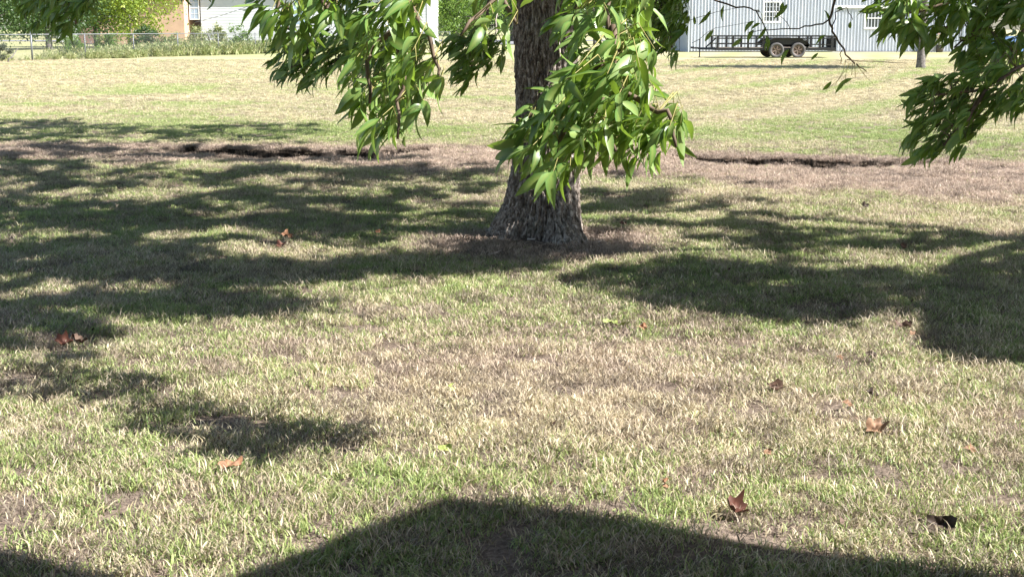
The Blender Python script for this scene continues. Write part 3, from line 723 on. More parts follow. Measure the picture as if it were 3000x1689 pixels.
wx = (fbm(Xg * 1.6 + 3, Yg * 1.6, 4) - 0.5); wy = (fbm(Xg * 1.6 + 33, Yg * 1.6 + 7, 4) - 0.5)
dx = px + wx * 200; dy = py + wy * 70
mk = np.zeros(N)
for cx, cy, rx, ry, dd in ell:
    q = np.hypot((dx - cx) / rx, (dy - cy) / ry); mk = np.maximum(mk, (1 - sstep(0.75, 1.08, q)) * dd)
for cx, cy, rx, ry in hole:
    q = np.hypot((dx - cx) / rx, (dy - cy) / ry); mk = mk * sstep(0.6, 1.15, q)
clus = fbm(Xg * 3.4, Yg * 3.4 + 5, 4)
mk = mk * (0.10 + 1.5 * sstep(0.40, 0.54, clus))
tv = (0.32 - Xg) * 0.953 + (Yg - 8.98) * 0.30; tn = np.abs((Yg - 8.98) * 0.953 - (0.32 - Xg) * 0.30)   # sun reaches the lower trunk
mk = np.where((tv > -0.1) & (tv < 1.5) & (tn < 0.30), mk * 0.9 * sstep(0.46, 0.60, fbm(Xg * 7, Yg * 7, 2)), mk)
k = rng.random(N) < mk * 0.80
Xg, Yg = Xg[k], Yg[k]
zz = 2.35 + rng.beta(1.3, 2.2, len(Xg)) * 4.2
zz = np.where(Yg > 16, zz + 0.8, zz)
cpos = np.stack([Xg + SX * SK * zz, Yg + SY * SK * zz, zz], 1)
tobig = np.hypot(cpos[:, 0] - 0.2, cpos[:, 1] - 10) < np.hypot(cpos[:, 0] - 6.2, cpos[:, 1] - 8.2) + 1.5
print('canopy leaves', len(cpos))
for sel, root in ((tobig, big), (~tobig, side)):
    flakes('crown_foliage', cpos[sel], rng.uniform(0.10, 0.15, sel.sum()), M['leaf'], root, aspect=0.42)
# unseen leaves added up-sun of the inner hanging sprays to shade them
sh = []
for (x, y, Y, rx, rz, n) in [(810,150,7.5,0.42,0.22,1900),(1010,210,6.5,0.3,0.35,1600),(1210,140,7.4,0.3,0.25,1200),(1680,40,7.55,0.3,0.3,1500),(180,30,6.1,0.4,0.25,1400),(2520,70,7.4,0.26,0.25,1000),(2430,280,6.6,0.38,0.3,2800),(1960,60,8.2,0.45,0.2,1600),(870,0,7.5,0.3,0.2,500),(110,0,9.1,0.5,0.2,1400),(1360,60,8.8,0.25,0.2,420)]:
    c = np.array(P(x * D2S, y * D2S, Y)); q = rng.normal(0, 0.55, (n, 3)) * np.array([rx, 0.3, rz]) * 1.1
    t = (2.5 - c[2] + rng.uniform(0, 1.2, n)) / SUNV.z
    sh.append(c + q + t[:, None] * np.array(SUNV))
sh = np.concatenate(sh)
flakes('shade_foliage', sh, rng.uniform(0.11, 0.16, len(sh)), M['leaf'], big, aspect=0.42)

# ------------------------------------------------------------------ porch roof behind the camera (its shadow crosses the lawn)
def lift(p, z):
    h = float(H(p[0], p[1])) + 0.022; k = (CAM_H - h) / CAM_H
    return (p[0] * k + SX * SK * (z - h), p[1] * k + SY * SK * (z - h), z)
def slab(name, poly, th, mat, parent=None):
    n = len(poly); V = [p for p in poly] + [(p[0], p[1], p[2] + th) for p in poly]
    F = [tuple(reversed(range(n))), tuple(range(n, 2 * n))] + [(i, (i + 1) % n, n + (i + 1) % n, n + i) for i in range(n)]
    me = bpy.data.meshes.new(name); me.from_pydata(V, [], F); me.update(); return link(name, me, mat, parent)
house = empty('porch', (0, -3, 0), label='shingled porch roof behind the viewer, seen only as its shadow across the near lawn', cat='porch')
zr = 2.75
outl = [G(3000, 1677), G(2300, 1582), G(1900, 1516), G(1328, 1438), G(655, 1692), G(520, 1770), G(360, 1700), G(150, 1640), G(0, 1592), G(-900, 1430)]
pl = [lift(p, zr) for p in outl]
pl = [(6.6, pl[0][1] - 0.25, zr)] + pl + [(-2.6, pl[-1][1], zr), (-2.6, -6, zr), (6.6, -6, zr)]
o = slab('roof', pl, -0.12, M['shingle']); o.parent = house; o.matrix_parent_inverse = house.matrix_world.inverted(); o.location = (0, 3, 0)
mb = MB().box(-2.6, 6.6, -3.15, -3.0, 0, 2.745); o = mb.build('wall', M['plaster'], house); o.location = (0, 3, 0)
for x, y in [(5.9, 1.0), (-2.2, 0.6)]:
    o = MB().box(x - 0.06, x + 0.06, y - 0.06, y + 0.06, 0, 2.745).build('post', M['white_trim'], house); o.location = (0, 3, 0)
caster = empty('shadow_slab', (5, 5.5, 0), label='flat slab on posts added out of view at the right to cast the solid dark shadow block', cat='shadow caster')  # invented unseen slab, outline shaped from the shadow it is added to cast
outl = [G(2690, 985), G(2712, 1015), G(2760, 1045), G(2830, 1056), G(3000, 1062), G(3700, 1085), G(3700, 800), G(3000, 800), G(2760, 805), G(2705, 850)]
o = slab('roof', [lift(p, 2.6) for p in outl], -0.08, M['plaster'], caster); o.location = (-5, -5.5, 0)
for x, y in [(4.55, 4.9), (6.2, 4.9), (4.7, 6.3), (6.2, 6.3)]:
    o = MB().box(x - 0.04, x + 0.04, y - 0.04, y + 0.04, 0, 2.598).build('post', M['galv'], caster); o.location = (-5, -5.5, 0)

# ------------------------------------------------------------------ distant trees and shrubs
def far_tree(name, label, cat, X, Y, h, cz, rad, rz, n, leaf, mat, trunk_r=0.16, clumps=60, seed=0, group=None, low=0.0, nstem=1):
    r = np.random.default_rng(seed + 300)
    t = empty(name, (X, Y, 0), label=label, cat=cat, group=group)
    mb = MB()
    for s in range(nstem):
        ox, oy = (r.normal(0, 0.3), r.normal(0, 0.3)) if nstem > 1 else (0, 0)
        top = Vector((ox * 2, oy * 2, cz + rz * 0.4))
        mb.tube([Vector((ox, oy, -0.1)), Vector((ox, oy, 0.15)), Vector((ox, oy, 0)).lerp(top, 0.3), Vector((ox, oy, 0)).lerp(top, 0.6), top], [trunk_r * 1.5, trunk_r * 1.1, trunk_r, trunk_r * 0.7, trunk_r * 0.3], 10)
    for k in range(9):
        z0 = max(0.25, cz - rz * 0.5) * r.uniform(0.6, 1.2); a = r.random() * 6.28; q = rad * r.uniform(0.5, 0.9)
        e = Vector((math.cos(a) * q, math.sin(a) * q, cz + r.uniform(-0.5, 0.7) * rz))
        mb.tube([Vector((0, 0, z0)), Vector((0, 0, z0)).lerp(e, 0.5) + Vector((0, 0, 0.2)), e], [trunk_r * 0.45, trunk_r * 0.25, trunk_r * 0.08], 6)
    mb.build('trunk', M['far_bark'], t, True)
    v = r.normal(size=(clumps, 3)); v /= np.linalg.norm(v, axis=1, keepdims=True); v *= (r.random(clumps) ** 0.45)[:, None]
    cc = v * np.array([rad, rad, rz]) + np.array([0, 0, cz]); cc[:, 2] = np.maximum(cc[:, 2], low)
    w = r.integers(0, clumps, n); sg = 0.2 * min(rad, rz) * r.uniform(0.6, 1.2, clumps)
    p = cc[w] + r.normal(size=(n, 3)) * sg[w][:, None] * np.array([1, 1, 0.75])
    p[:, 2] = np.maximum(p[:, 2], 0.05 + r.random(n) * 0.3)
    flakes('crown', p, r.uniform(0.6, 1.3, n) * leaf, mat, t, kind=None, aspect=0.55)
    return t
def XA(x, Y): return (x - 1500) / FPX * Y
# small tree on the far lawn
q = G(2697, 201)
far_tree('young_tree', 'small lawn tree with short grey trunk between the big tree and the white barn', 'tree', q[0], q[1], 7, 5.1, 2.2, 2.3, 22000, 0.19, M['leaf_far'], 0.14, 50, 1, low=2.7)
bgx = [
 ('leafy_tree', 'yellow green tree with low branches in front of the peach wall', 'tree', 398, 98, 3.6, 2.9, 3.2, 11000, 0.20, 'leaf_yellow', 0.14, 80, 2, 0.9),
 ('leafy_tree', 'dark green tree between the dark tree and the yellow green tree', 'tree', 300, 104, 3.6, 3.0, 3.0, 15000, 0.20, 'leaf_dark', 0.13, 60, 3, 1.2),
 ('dark_tree', 'dark leaved tree left of the yellow green tree beyond the fence', 'tree', 165, 92, 3.6, 3.6, 3.1, 20000, 0.19, 'leaf_dark', 0.20, 70, 4, 1.3),
 ('dark_tree', 'dark green tree at the far upper left corner beyond the fence', 'tree', -10, 86, 3.4, 2.9, 3.0, 18000, 0.17, 'leaf_dark', 0.14, 60, 5, 0.8),
 ('roadside_tree', 'green bushy tree right of the white sided house', 'tree', 1345, 128, 3.6, 4.4, 3.2, 12000, 0.24, 'leaf_far', 0.16, 80, 6, 0.9),
 ('roadside_tree', 'green tree behind the big trunk beside the road', 'tree', 1500, 150, 4.0, 4.6, 3.6, 9000, 0.27, 'leaf_dark', 0.2, 60, 7, 0.8),
 ('roadside_tree', 'dense green tree just left of the white metal barn', 'tree', 1900, 92, 3.6, 2.9, 3.4, 11000, 0.19, 'leaf_far', 0.16, 70, 8, 0.3),
 ('roadside_tree', 'dark green tree between the big tree and the barn', 'tree', 1740, 118, 4.2, 3.8, 3.8, 9000, 0.24, 'leaf_dark', 0.18, 60, 9, 0.4)]
for nm, lb, ct, sx, Y, cz, rad, rz, n, lf, mt, tr, cl, sd, lo in bgx:
    far_tree(nm, lb, ct, XA(sx, Y), Y, 0, cz, rad, rz, n, lf, M[mt], tr, cl, sd, low=lo)
for i, (sx, Y, w) in enumerate([(-150, 170, 8), (180, 190, 9), (480, 230, 10), (1250, 240, 10), (1420, 260, 10), (1620, 250, 10), (1820, 240, 9), (2000, 260, 10)]):
    far_tree('woodland_tree', ['leftmost distant tree of the row behind the fence yard', 'second distant tree from left behind the dark tree', 'distant tree hidden behind the peach house',
             'distant tree behind the white house corner', 'distant tree beyond the road left of the big trunk', 'distant tree straight behind the big trunk', 'distant tree right of the big trunk', 'distant tree by the barn corner'][i],
             'tree', XA(sx, Y), Y, 0, 5.5, w, 5.5, 6000, 0.55, M['leaf_dark'] if i % 2 else M['leaf_far'], 0.3, 70, 20 + i, group='distant tree line', low=0.6)
# shrubs beyond and at the fence
for i, (lb, sx, Y, cz, rad, rz, n, lf, mt) in enumerate([
    ('dark grey green bush in front of the fence at the left edge', 12, 57, 0.42, 0.55, 0.42, 3500, 0.07, 'leaf_grey'),
    ('small round green bush behind the second fence post', 240, 70, 0.55, 0.55, 0.5, 1800, 0.10, 'leaf_far'),
    ('green bush behind the fence below the yellow green tree', 335, 72, 0.6, 0.6, 0.55, 1800, 0.10, 'leaf_far'),
    ('dark bush behind the third fence post', 450, 74, 0.75, 0.8, 0.7, 2600, 0.10, 'leaf_dark'),
    ('leafy shrub poking over the fence rail below the house siding', 652, 78, 0.9, 0.5, 0.75, 1800, 0.10, 'weed'),
    ('tall weedy shrub below the left end of the white siding', 592, 80, 0.8, 0.6, 0.7, 1800, 0.10, 'weed'),
    ('light green shrub behind the last fence posts', 715, 79, 0.8, 0.7, 0.75, 1800, 0.10, 'leaf_far'),
    ('low light shrub left of the third fence post in the yard', 520, 76, 0.6, 0.9, 0.5, 2000, 0.10, 'weed')]):
    far_tree('shrub', lb, 'shrub', XA(sx, Y), Y, 0, cz, rad, rz, n, lf, M[mt], 0.03, 26, 40 + i, low=0.15, nstem=3, group='shrubs along the chain link fence')

# ------------------------------------------------------------------ chain link fence
F0 = np.array([-21.0, 60.6]); FD = np.array([1.385, 3.1])
fence = empty('chain_link_fence', (F0[0], F0[1], 0), label='galvanised chain link fence running away behind the left lawn', cat='fence')
def fp(i, z=0.0): p = FD * i; return Vector((p[0], p[1], z))
FH = 1.14
for i in range(-3, 13):
    thick = 0.042 if i == 0 else 0.03
    MB().tube([fp(i, -0.05), fp(i, FH + (0.06 if i == 0 else 0.0))], thick, 8).tube([fp(i, FH + (0.06 if i == 0 else 0.0)), fp(i, FH + 0.02 + (0.06 if i == 0 else 0.0))], [thick * 1.2, 0.01], 8).build('post', M['galv'], fence, True)
MB().tube([fp(-3, FH - 0.02), fp(12, FH - 0.02)], 0.018, 8).build('top_rail', M['galv'], fence, True)
mb = MB(); L_ = float(np.linalg.norm(FD)) * 15; u = Vector((FD[0], FD[1], 0)).normalized(); s0 = fp(-3)
hgt = FH - 0.06; pitch_ = 0.085; off = u.cross(Vector((0, 0, 1))) * 0.03
for k in range(int(L_ / pitch_)):
    a = k * pitch_
    for sgn in (1, -1):
        b_ = a + sgn * hgt
        if 0 <= b_ <= L_: mb.tube([s0 + u * a + off + Vector((0, 0, 0.03)), s0 + u * b_ + off + Vector((0, 0, hgt + 0.03))], 0.0022, 3, False)
tag(mb.build('wire_mesh', M['galv'], fence), kind='stuff')
# weeds along the fence
weeds = bpy.data.collections.new('weed_tufts')
for k in range(4):
    r = np.random.default_rng(900 + k); n = 130
    base = r.normal(0, 0.12, (n, 2)); hgt_ = r.uniform(0.15, 0.55, n); lean = r.normal(0, 0.35, (n, 2))
    t = r.random(n) ** 0.7
    pos = np.stack([base[:, 0] + lean[:, 0] * t * hgt_, base[:, 1] + lean[:, 1] * t * hgt_, hgt_ * t + 0.03], 1)
    d = np.stack([lean[:, 0] + r.normal(0, 0.3, n), lean[:, 1] + r.normal(0, 0.3, n), r.uniform(0.5, 1.2, n)], 1)
    Rm = frames(d, r.normal(size=(n, 3))); Q = np.array([[-0.5, 0, 0], [0, -0.09, 0.04], [0.5, 0, -0.04], [0, 0.09, 0.04]])
    W = np.einsum('nij,vj->nvi', Rm, Q) * r.uniform(0.12, 0.26, n)[:, None, None] + pos[:, None, :]
    me = np_mesh('weed_tuft', W.reshape(-1, 3), [np.arange(n)[:, None] * 4 + np.array([[0, 1, 2, 3]])])
    set_attr(me, 'rnd', np.repeat(r.random(n), 4)); set_attr(me, 'mid', np.zeros(4 * n)); me.materials.append(M['weed'])
    weeds.objects.link(bpy.data.objects.new('weed_tuft_%d' % k, me))
n = 2600
tt = rng.uniform(-3, 11, n); offw = rng.normal(0, 0.35, n) + np.where(tt > 2.0, np.abs(rng.normal(0, 2.2, n)), 0)
nn = np.array([-FD[1], FD[0]]) / np.linalg.norm(FD)
wp = F0 + tt[:, None] * FD + offw[:, None] * nn
kp = (rng.random(n) < sstep(0.8, 2.4, tt) * 0.9 + 0.12)
wp = wp[kp]; tt = tt[kp]; n = len(wp)
gn_scatter('fence_weeds', np.stack([wp[:, 0], wp[:, 1], np.zeros(n)], 1), np.stack([np.zeros(n), np.zeros(n), rng.uniform(0, 6.28, n)], 1), rng.uniform(0.5, 1.3, n) * (0.55 + 0.5 * sstep(1, 4, tt)), rng.integers(0, 4, n), np.zeros(n), np.zeros(n), weeds, 'uncut weeds and tall grass along the foot of the chain link fence')

# ------------------------------------------------------------------ road
me = bpy.data.meshes.new('road'); me.from_pydata([(-60, 146, 0.03), (60, 152, 0.03), (60, 166, 0.03), (-60, 160, 0.03)], [], [(0, 1, 2, 3)]); me.update()
tag(link('road', me, M['asphalt']), 'grey asphalt road beyond the houses', kind='structure')
me = bpy.data.meshes.new('driveway'); me.from_pydata([(-5.6, 118, 0.02), (1.5, 118, 0.02), (3.5, 146, 0.02), (-4, 146, 0.02)], [], [(0, 1, 2, 3)]); me.update()
tag(link('driveway', me, M['asphalt']), 'grey driveway right of the white sided house', kind='structure')

# ------------------------------------------------------------------ peach and white house
HY = 121.0
hs = empty('sided_house', (XA(1270, HY), HY, 0), label='house with pale lap siding and a peach end wall behind the fence', cat='house')
ox, oy = -XA(1270, HY), -HY
def hx(x): return XA(x, HY)
def ho(o): o.location = (ox, oy, 0); return o
mb = MB(); z = 0.35; x0, x1 = hx(606), hx(1256)
while z < 4.2:
    mb.add([(x0, HY - 0.028, z), (x1, HY - 0.028, z), (x1, HY, z + 0.13), (x0, HY, z + 0.13), (x0, HY, z), (x1, HY, z)], [(0, 1, 2, 3), (0, 4, 5, 1)]); z += 0.13
mb.box(x0, x1, HY + 0.002, HY + 6, 0.0, 4.4)
mb.box(x0, x1, HY - 0.012, HY + 0.001, 0.0, 0.345)
o = ho(mb.build('wall', M['siding'], hs)); tag(o, 'pale horizontal lap siding wall')
ho(MB().box(hx(1256) + 0.002, hx(1279), HY - 0.06, HY + 6.1, 0, 4.4).build('corner_board', M['white_trim'], hs))
ho(MB().box(hx(1225), hx(1240), HY - 0.05, HY - 0.03, 0.1, 2.1).build('door_trim', M['white_trim'], hs))
o = ho(MB().box(hx(330), hx(570), HY - 1.6, HY + 5, 0, 4.0).build('wall', M['peach'], hs)); tag(o, 'peach end wall')
ho(MB().box(hx(320), hx(575), HY - 2.02, HY + 5.4, 4.002, 4.14).box(hx(575) + 0.01, hx(1285), HY - 0.4, HY + 6.5, 4.402, 4.55).build('roof', M['shingle'], hs))
ho(MB().box(hx(480), hx(569), HY - 2.0, HY - 1.97, 3.78, 4.0).build('fascia', M['white_trim'], hs))
def window(parent, x0, x1, z0, z1, y, gm, fr=0.08, cols=2, rows=2, place=None, sash=True):
    f = MB(); f.box(x0 - fr, x1 + fr, y - 0.05, y - 0.004, z0 - fr, z0 - 0.001).box(x0 - fr, x1 + fr, y - 0.05, y - 0.004, z1 + 0.001, z1 + fr)
    f.box(x0 - fr, x0, y - 0.05, y - 0.004, z0, z1).box(x1, x1 + fr, y - 0.05, y - 0.004, z0, z1)
    fo = f.build('window', M['white_trim'], parent)
    if place: fo.location = place
    zm = (z0 + z1) / 2
    for a, b_ in ((z0, zm - 0.03), (zm + 0.03, z1)):
        MB().box(x0 + 0.001, x1 - 0.001, y - 0.018, y - 0.006, a, b_).build('pane', gm, fo)
        g_ = MB()
        for c in range(1, cols): xx = x0 + (x1 - x0) * c / cols; g_.box(xx - 0.009, xx + 0.009, y - 0.032, y - 0.02, a, b_)
        for c in range(1, rows): zz_ = a + (b_ - a) * c / rows; g_.box(x0, x1, y - 0.040, y - 0.0325, zz_ - 0.009, zz_ + 0.009)
        g_.build('muntin', M['white_trim'], fo)
    MB().box(x0 + 0.001, x1 - 0.001, y - 0.045, y - 0.006, zm - 0.029, zm + 0.029).build('sash_rail', M['white_trim'], fo)
    return fo
def zpx(y, Y): return P(1500, y, Y)[2]
window(hs, hx(576), hx(600), zpx(56, HY), zpx(2, HY) + 0.3, HY - 0.01, M['glass_blue'], 0.07, 2, 2, (ox, oy, 0))
window(hs, hx(873), hx(908), zpx(73, HY), zpx(0, HY) + 0.4, HY - 0.03, M['glass_blue'], 0.09, 2, 2, (ox, oy, 0))
window(hs, hx(1020), hx(1050), zpx(30, HY), zpx(0, HY) + 0.8, HY - 0.03, M['glass_blue'], 0.09, 2, 2, (ox, oy, 0))
o = MB().tube([P(572, 66, 118.5), P(648, 46, 118.5), P(722, 21, 118.5), P(760, -10, 118.5)], 0.02, 5).build('guy_wire', M['cable']); tag(o, 'thin dark cable slanting up across the pale house siding', 'cable')
bh = empty('brown_house', (XA(320, 128), 128, 0), label='reddish brown wall glimpsed between the yellow green trees', cat='house')
o = MB().box(-2.2, 2.6, 0, 6, 0.0, 3.6).build('wall', M['brown_wall'], bh)
MB().box(-2.5, 2.9, -0.4, 6.4, 3.602, 3.8).build('roof', M['shingle'], bh)
wh = empty('pale_shed', (XA(262, 140), 140, 0), label='small pale shed seen as white spots through the dark trees', cat='shed')
MB().box(-2.6, 2.4, 0, 4, 0, 2.6).build('wall', M['siding'], wh); MB().box(-2.8, 2.6, -0.3, 4.3, 2.602, 2.75).build('roof', M['shingle'], wh)

# ------------------------------------------------------------------ white corrugated barn
BY = 82.0
barn = empty('metal_barn', (XA(2010, BY), BY, 0), label='long white ribbed sheet metal barn across the right background', cat='barn')
box_, boy = -XA(2010, BY), -BY
def bx(x): return XA(x, BY)
def bo(o): o.location = (box_, boy, 0); return o
def corr(x0, x1, y, z0, z1, pitch=0.19):
    prof = [(0, 0), (0.56, 0), (0.66, 0.05), (0.86, 0.05), (0.96, 0), (1.0, 0)]
    V = []; F = []; x = x0; pts2 = []
    while x < x1:
        for a, dd in prof[:-1]:
            if x + a * pitch <= x1: pts2.append((x + a * pitch, y - dd))
        x += pitch
    for q in pts2: V += [(q[0], q[1], z0), (q[0], q[1], z1)]
    for i in range(len(pts2) - 1): F.append((2 * i, 2 * i + 2, 2 * i + 3, 2 * i + 1))
    return V, F
xw, xs2, xe = bx(2010), bx(2424), bx(2865)
mb = MB(); mb.add(*corr(xw, xs2, BY, 0.06, 4.4)); tag(bo(mb.build('wall', M['sheet'], barn)), 'taller left ribbed wall')
mb = MB(); mb.add(*corr(xs2 + 0.03, xe, BY + 0.10, 0.06, zpx(24, BY))); tag(bo(mb.build('wall', M['sheet'], barn)), 'right ribbed wall with square window')
mb = MB(); mb.add(*corr(xs2 + 0.03, xe, BY + 0.02, zpx(16, BY), 4.4)); bo(mb.build('wall', M['sheet'], barn))
bo(MB().box(xs2, xe, BY - 0.02, BY + 0.16, zpx(24, BY), zpx(16, BY)).build('trim', M['white_trim'], barn))
bo(MB().box(xs2 - 0.02, xs2 + 0.05, BY - 0.03, BY + 0.14, 0.06, 4.4).build('corner_trim', M['sheet'], barn))
bo(MB().box(xw - 0.04, xw + 0.02, BY - 0.02, BY + 12, 0.0, 4.4).box(xw, xe, BY + 0.25, BY + 12, 0, 4.38).build('back_wall', M['sheet'], barn))
bo(MB().box(xw - 0.3, xe + 0.3, BY - 0.35, BY + 12.3, 4.402, 4.55).build('roof', M['sheet'], barn))
bo(MB().box(xw, xe, BY + 0.04, BY + 0.24, 0.0, 0.058).build('sill', M['greybox'], barn))
bwz = lambda y: zpx(y, BY)
window(barn, bx(2225), bx(2268), bwz(62), bwz(8), BY - 0.004, M['glass_dark'], 0.10, 3, 2, (box_, boy, 0))
window(barn, bx(2519), bx(2568), bwz(80), bwz(27), BY + 0.08, M['glass_dark'], 0.12, 2, 1, (box_, boy, 0))
bo(MB().box(bx(2669), bx(2678), BY - 0.06, BY + 0.04, 0.05, 4.3).build('downspout', simple('blue_grey_paint', (0.36, 0.44, 0.56), 0.5), barn))
# things along the barn
o = empty('planter', (XA(2733, 81), 81, 0), label='dark round pot with a pinkish brown plant against the barn wall', cat='planter')
mb = MB().tube([(0, 0, 0), (0, 0, 0.2), (0, 0, 0.42)], [0.2, 0.26, 0.3], 14).tube([(0, 0, 0.40), (0, 0, 0.45)], 0.32, 14); mb.build('pot', M['pot'], o, True)
n = 300; p = np.stack([rng.normal(0, 0.14, n), rng.normal(0, 0.14, n), rng.uniform(0.45, 1.0, n)], 1); flakes('leaves', p, rng.uniform(0.06, 0.14, n), M['weed'], o, kind=None)
n = 120; p = np.stack([rng.normal(-0.03, 0.12, n), rng.normal(0, 0.12, n), rng.uniform(0.75, 1.1, n)], 1); flakes('seed_heads', p, rng.uniform(0.05, 0.09, n), M['flower'], o, kind=None)
o = empty('storage_bin', (XA(2712, 81), 81, 0), label='low grey bin standing left of the dark pot by the barn', cat='bin')
MB().box(-0.2, 0.18, -0.2, 0.2, 0, 0.40).build('body', M['greybox'], o); MB().box(-0.22, 0.20, -0.22, 0.22, 0.402, 0.45).build('lid', M['greybox'], o)
BL = 76.5
o = empty('blue_panel', (XA(2930, BL), BL, 0), label='low blue panel showing between the leaves at the right edge', cat='panel')
MB().box(-1.45, 4.0, 0, 1.2, 0.06, 0.95).build('panel', M['blue'], o)
MB().box(-1.45, 4.0, -0.02, 1.22, 0.0, 0.058).build('base', M['black_steel'], o)  # black strip standing in for the shade beneath the raised panel

# ------------------------------------------------------------------ utility trailer
TYr = 66.0
tr = empty('utility_trailer', (XA(2260, TYr), TYr, 0), label='black tandem axle open utility trailer parked by the white barn', cat='trailer')
def tx(x): return XA(x, TYr) - XA(2260, TYr)
xf, xr = tx(2093), tx(2430); WD = 2.0
K = M['black_steel']
zt, zm2, zd_ = 1.05, 0.93, 0.45
mb = MB()
for yy in (0, WD):
    mb.box(xf, xr, yy - 0.04, yy + 0.04, zd_ - 0.10, zd_ + 0.03)
mb.box(xf - 0.04, xf, -0.04, WD + 0.04, zd_ - 0.1, zd_ + 0.03).box(xr, xr + 0.04, -0.04, WD + 0.04, zd_ - 0.1, zd_ + 0.03)
for k in range(8):
    xx = xf + 0.3 + k * (xr - xf - 0.6) / 7; mb.box(xx - 0.03, xx + 0.03, 0.041, WD - 0.041, zd_ - 0.09, zd_ - 0.02)
mb.build('frame', K, tr)
for k in range(9):
    y0 = 0.05 + k * (WD - 0.1) / 9; MB().box(xf + 0.01, xr - 0.01, y0, y0 + (WD - 0.1) / 9 - 0.012, zd_ - 0.018, zd_ + 0.022).build('deck_board', M['deck'], tr)
for yy in (0, WD):
    MB().box(xf - 0.03, xr + 0.02, yy - 0.03, yy + 0.03, zt - 0.065, zt).build('top_rail', K, tr)
    MB().box(xf, xr - 0.02, yy - 0.02, yy + 0.02, zm2 - 0.045, zm2).build('middle_rail', K, tr)
    MB().box(xf, tx(2228), yy - 0.018, yy + 0.018, 0.63, 0.68).build('lower_rail', K, tr)
    MB().box(tx(2356), xr - 0.02, yy - 0.018, yy + 0.018, 0.60, 0.63).build('lower_rail', K, tr)
    for px_ in (2093, 2137, 2181, 2226, 2352, 2388, 2424):
        xx = tx(px_); MB().box(xx - 0.05, xx + 0.05, yy - 0.035, yy + 0.035, zd_ + 0.03, zt - 0.05).build('post', K, tr)
MB().box(xf - 0.03, xf + 0.03, 0.04, WD - 0.04, zt - 0.05, zt).box(xf - 0.02, xf + 0.02, 0.04, WD - 0.04, 0.64, 0.67).build('front_rail', K, tr)
mb = MB()
for k in range(9):
    yy = 0.05 + k * (WD - 0.1) / 8; mb.box(xr + 0.045, xr + 0.075, yy - 0.02, yy + 0.02, zd_ - 0.1, 0.96)
mb.box(xr + 0.04, xr + 0.08, -0.04, WD + 0.04, 0.961, 1.0).box(xr + 0.04, xr + 0.08, -0.04, WD + 0.04, zd_ - 0.14, zd_ - 0.1)
mb.box(xr + 0.078, xr + 0.09, 0.0, WD, 0.35, 0.93)
mb.build('tailgate', K, tr)
xc = tx(2030)
MB().bar((xf, 0.1, zd_ - 0.03), (xc + 0.3, WD / 2 - 0.06, zd_ - 0.03), 0.09).bar((xf, WD - 0.1, zd_ - 0.03), (xc + 0.3, WD / 2 + 0.06, zd_ - 0.03), 0.09).bar((xc, WD / 2, zd_), (xf + 0.2, WD / 2, zd_ - 0.03), 0.08).build('tongue', K, tr)
MB().tube([(xc - 0.12, WD / 2, zd_ + 0.02), (xc + 0.05, WD / 2, zd_ + 0.02)], 0.05, 8).build('coupler', K, tr)
MB().tube([(tx(2049), WD / 2 - 0.1, 0.03), (tx(2049), WD / 2 - 0.1, 0.86)], 0.03, 8).tube([(tx(2049), WD / 2 - 0.1, 0.0), (tx(2049), WD / 2 - 0.1, 0.03)], 0.09, 8).build('jack', K, tr)
MB().bar((tx(2064), 0.5, 0.5), (tx(2088), 0.0, 0.93), 0.05).build('brace', K, tr)
rad_w = 0.36
def wheel(x, y):
    ty = MB(); n = 28; prof = [(0.235, -0.09), (0.30, -0.105), (rad_w - 0.012, -0.09), (rad_w, -0.05), (rad_w, 0.05), (rad_w - 0.012, 0.09), (0.30, 0.105), (0.235, 0.09)]
    V = []; F = []
    for k in range(n):
        a = 2 * math.pi * k / n
        for r_, w_ in prof: V.append((x + r_ * math.cos(a), y + w_, rad_w + r_ * math.sin(a)))
    m_ = len(prof)
    for k in range(n):
        for j in range(m_): F.append((k * m_ + j, ((k + 1) % n) * m_ + j, ((k + 1) % n) * m_ + (j + 1) % m_, k * m_ + (j + 1) % m_))
    w = empty('wheel'); w.parent = tr
    ty.add(V, F).build('tyre', M['tyre'], w, True)
    rm = MB().tube([(x, y - 0.055, rad_w), (x, y + 0.055, rad_w)], 0.06, 10).tube([(x, y - 0.0, rad_w), (x, y + 0.05, rad_w)], 0.228, 24)
    for k in range(6):
        a = 2 * math.pi * k / 6 + 0.3
        rm.bar((x + 0.05 * math.cos(a), y - 0.04, rad_w + 0.05 * math.sin(a)), (x + 0.215 * math.cos(a), y - 0.05, rad_w + 0.215 * math.sin(a)), 0.06)
    ring = [(x + 0.224 * math.cos(2 * math.pi * k / 24), y - 0.07, rad_w + 0.224 * math.sin(2 * math.pi * k / 24)) for k in range(25)]
    rm.tube(ring, 0.014, 5, False)
    rm.build('rim', M['rim'], w)
for x_ in (tx(2261), tx(2323)):
    wheel(x_, -0.16); wheel(x_, WD + 0.16)
    MB().tube([(x_, -0.05, rad_w), (x_, WD + 0.05, rad_w)], 0.04, 8).build('axle', K, tr)
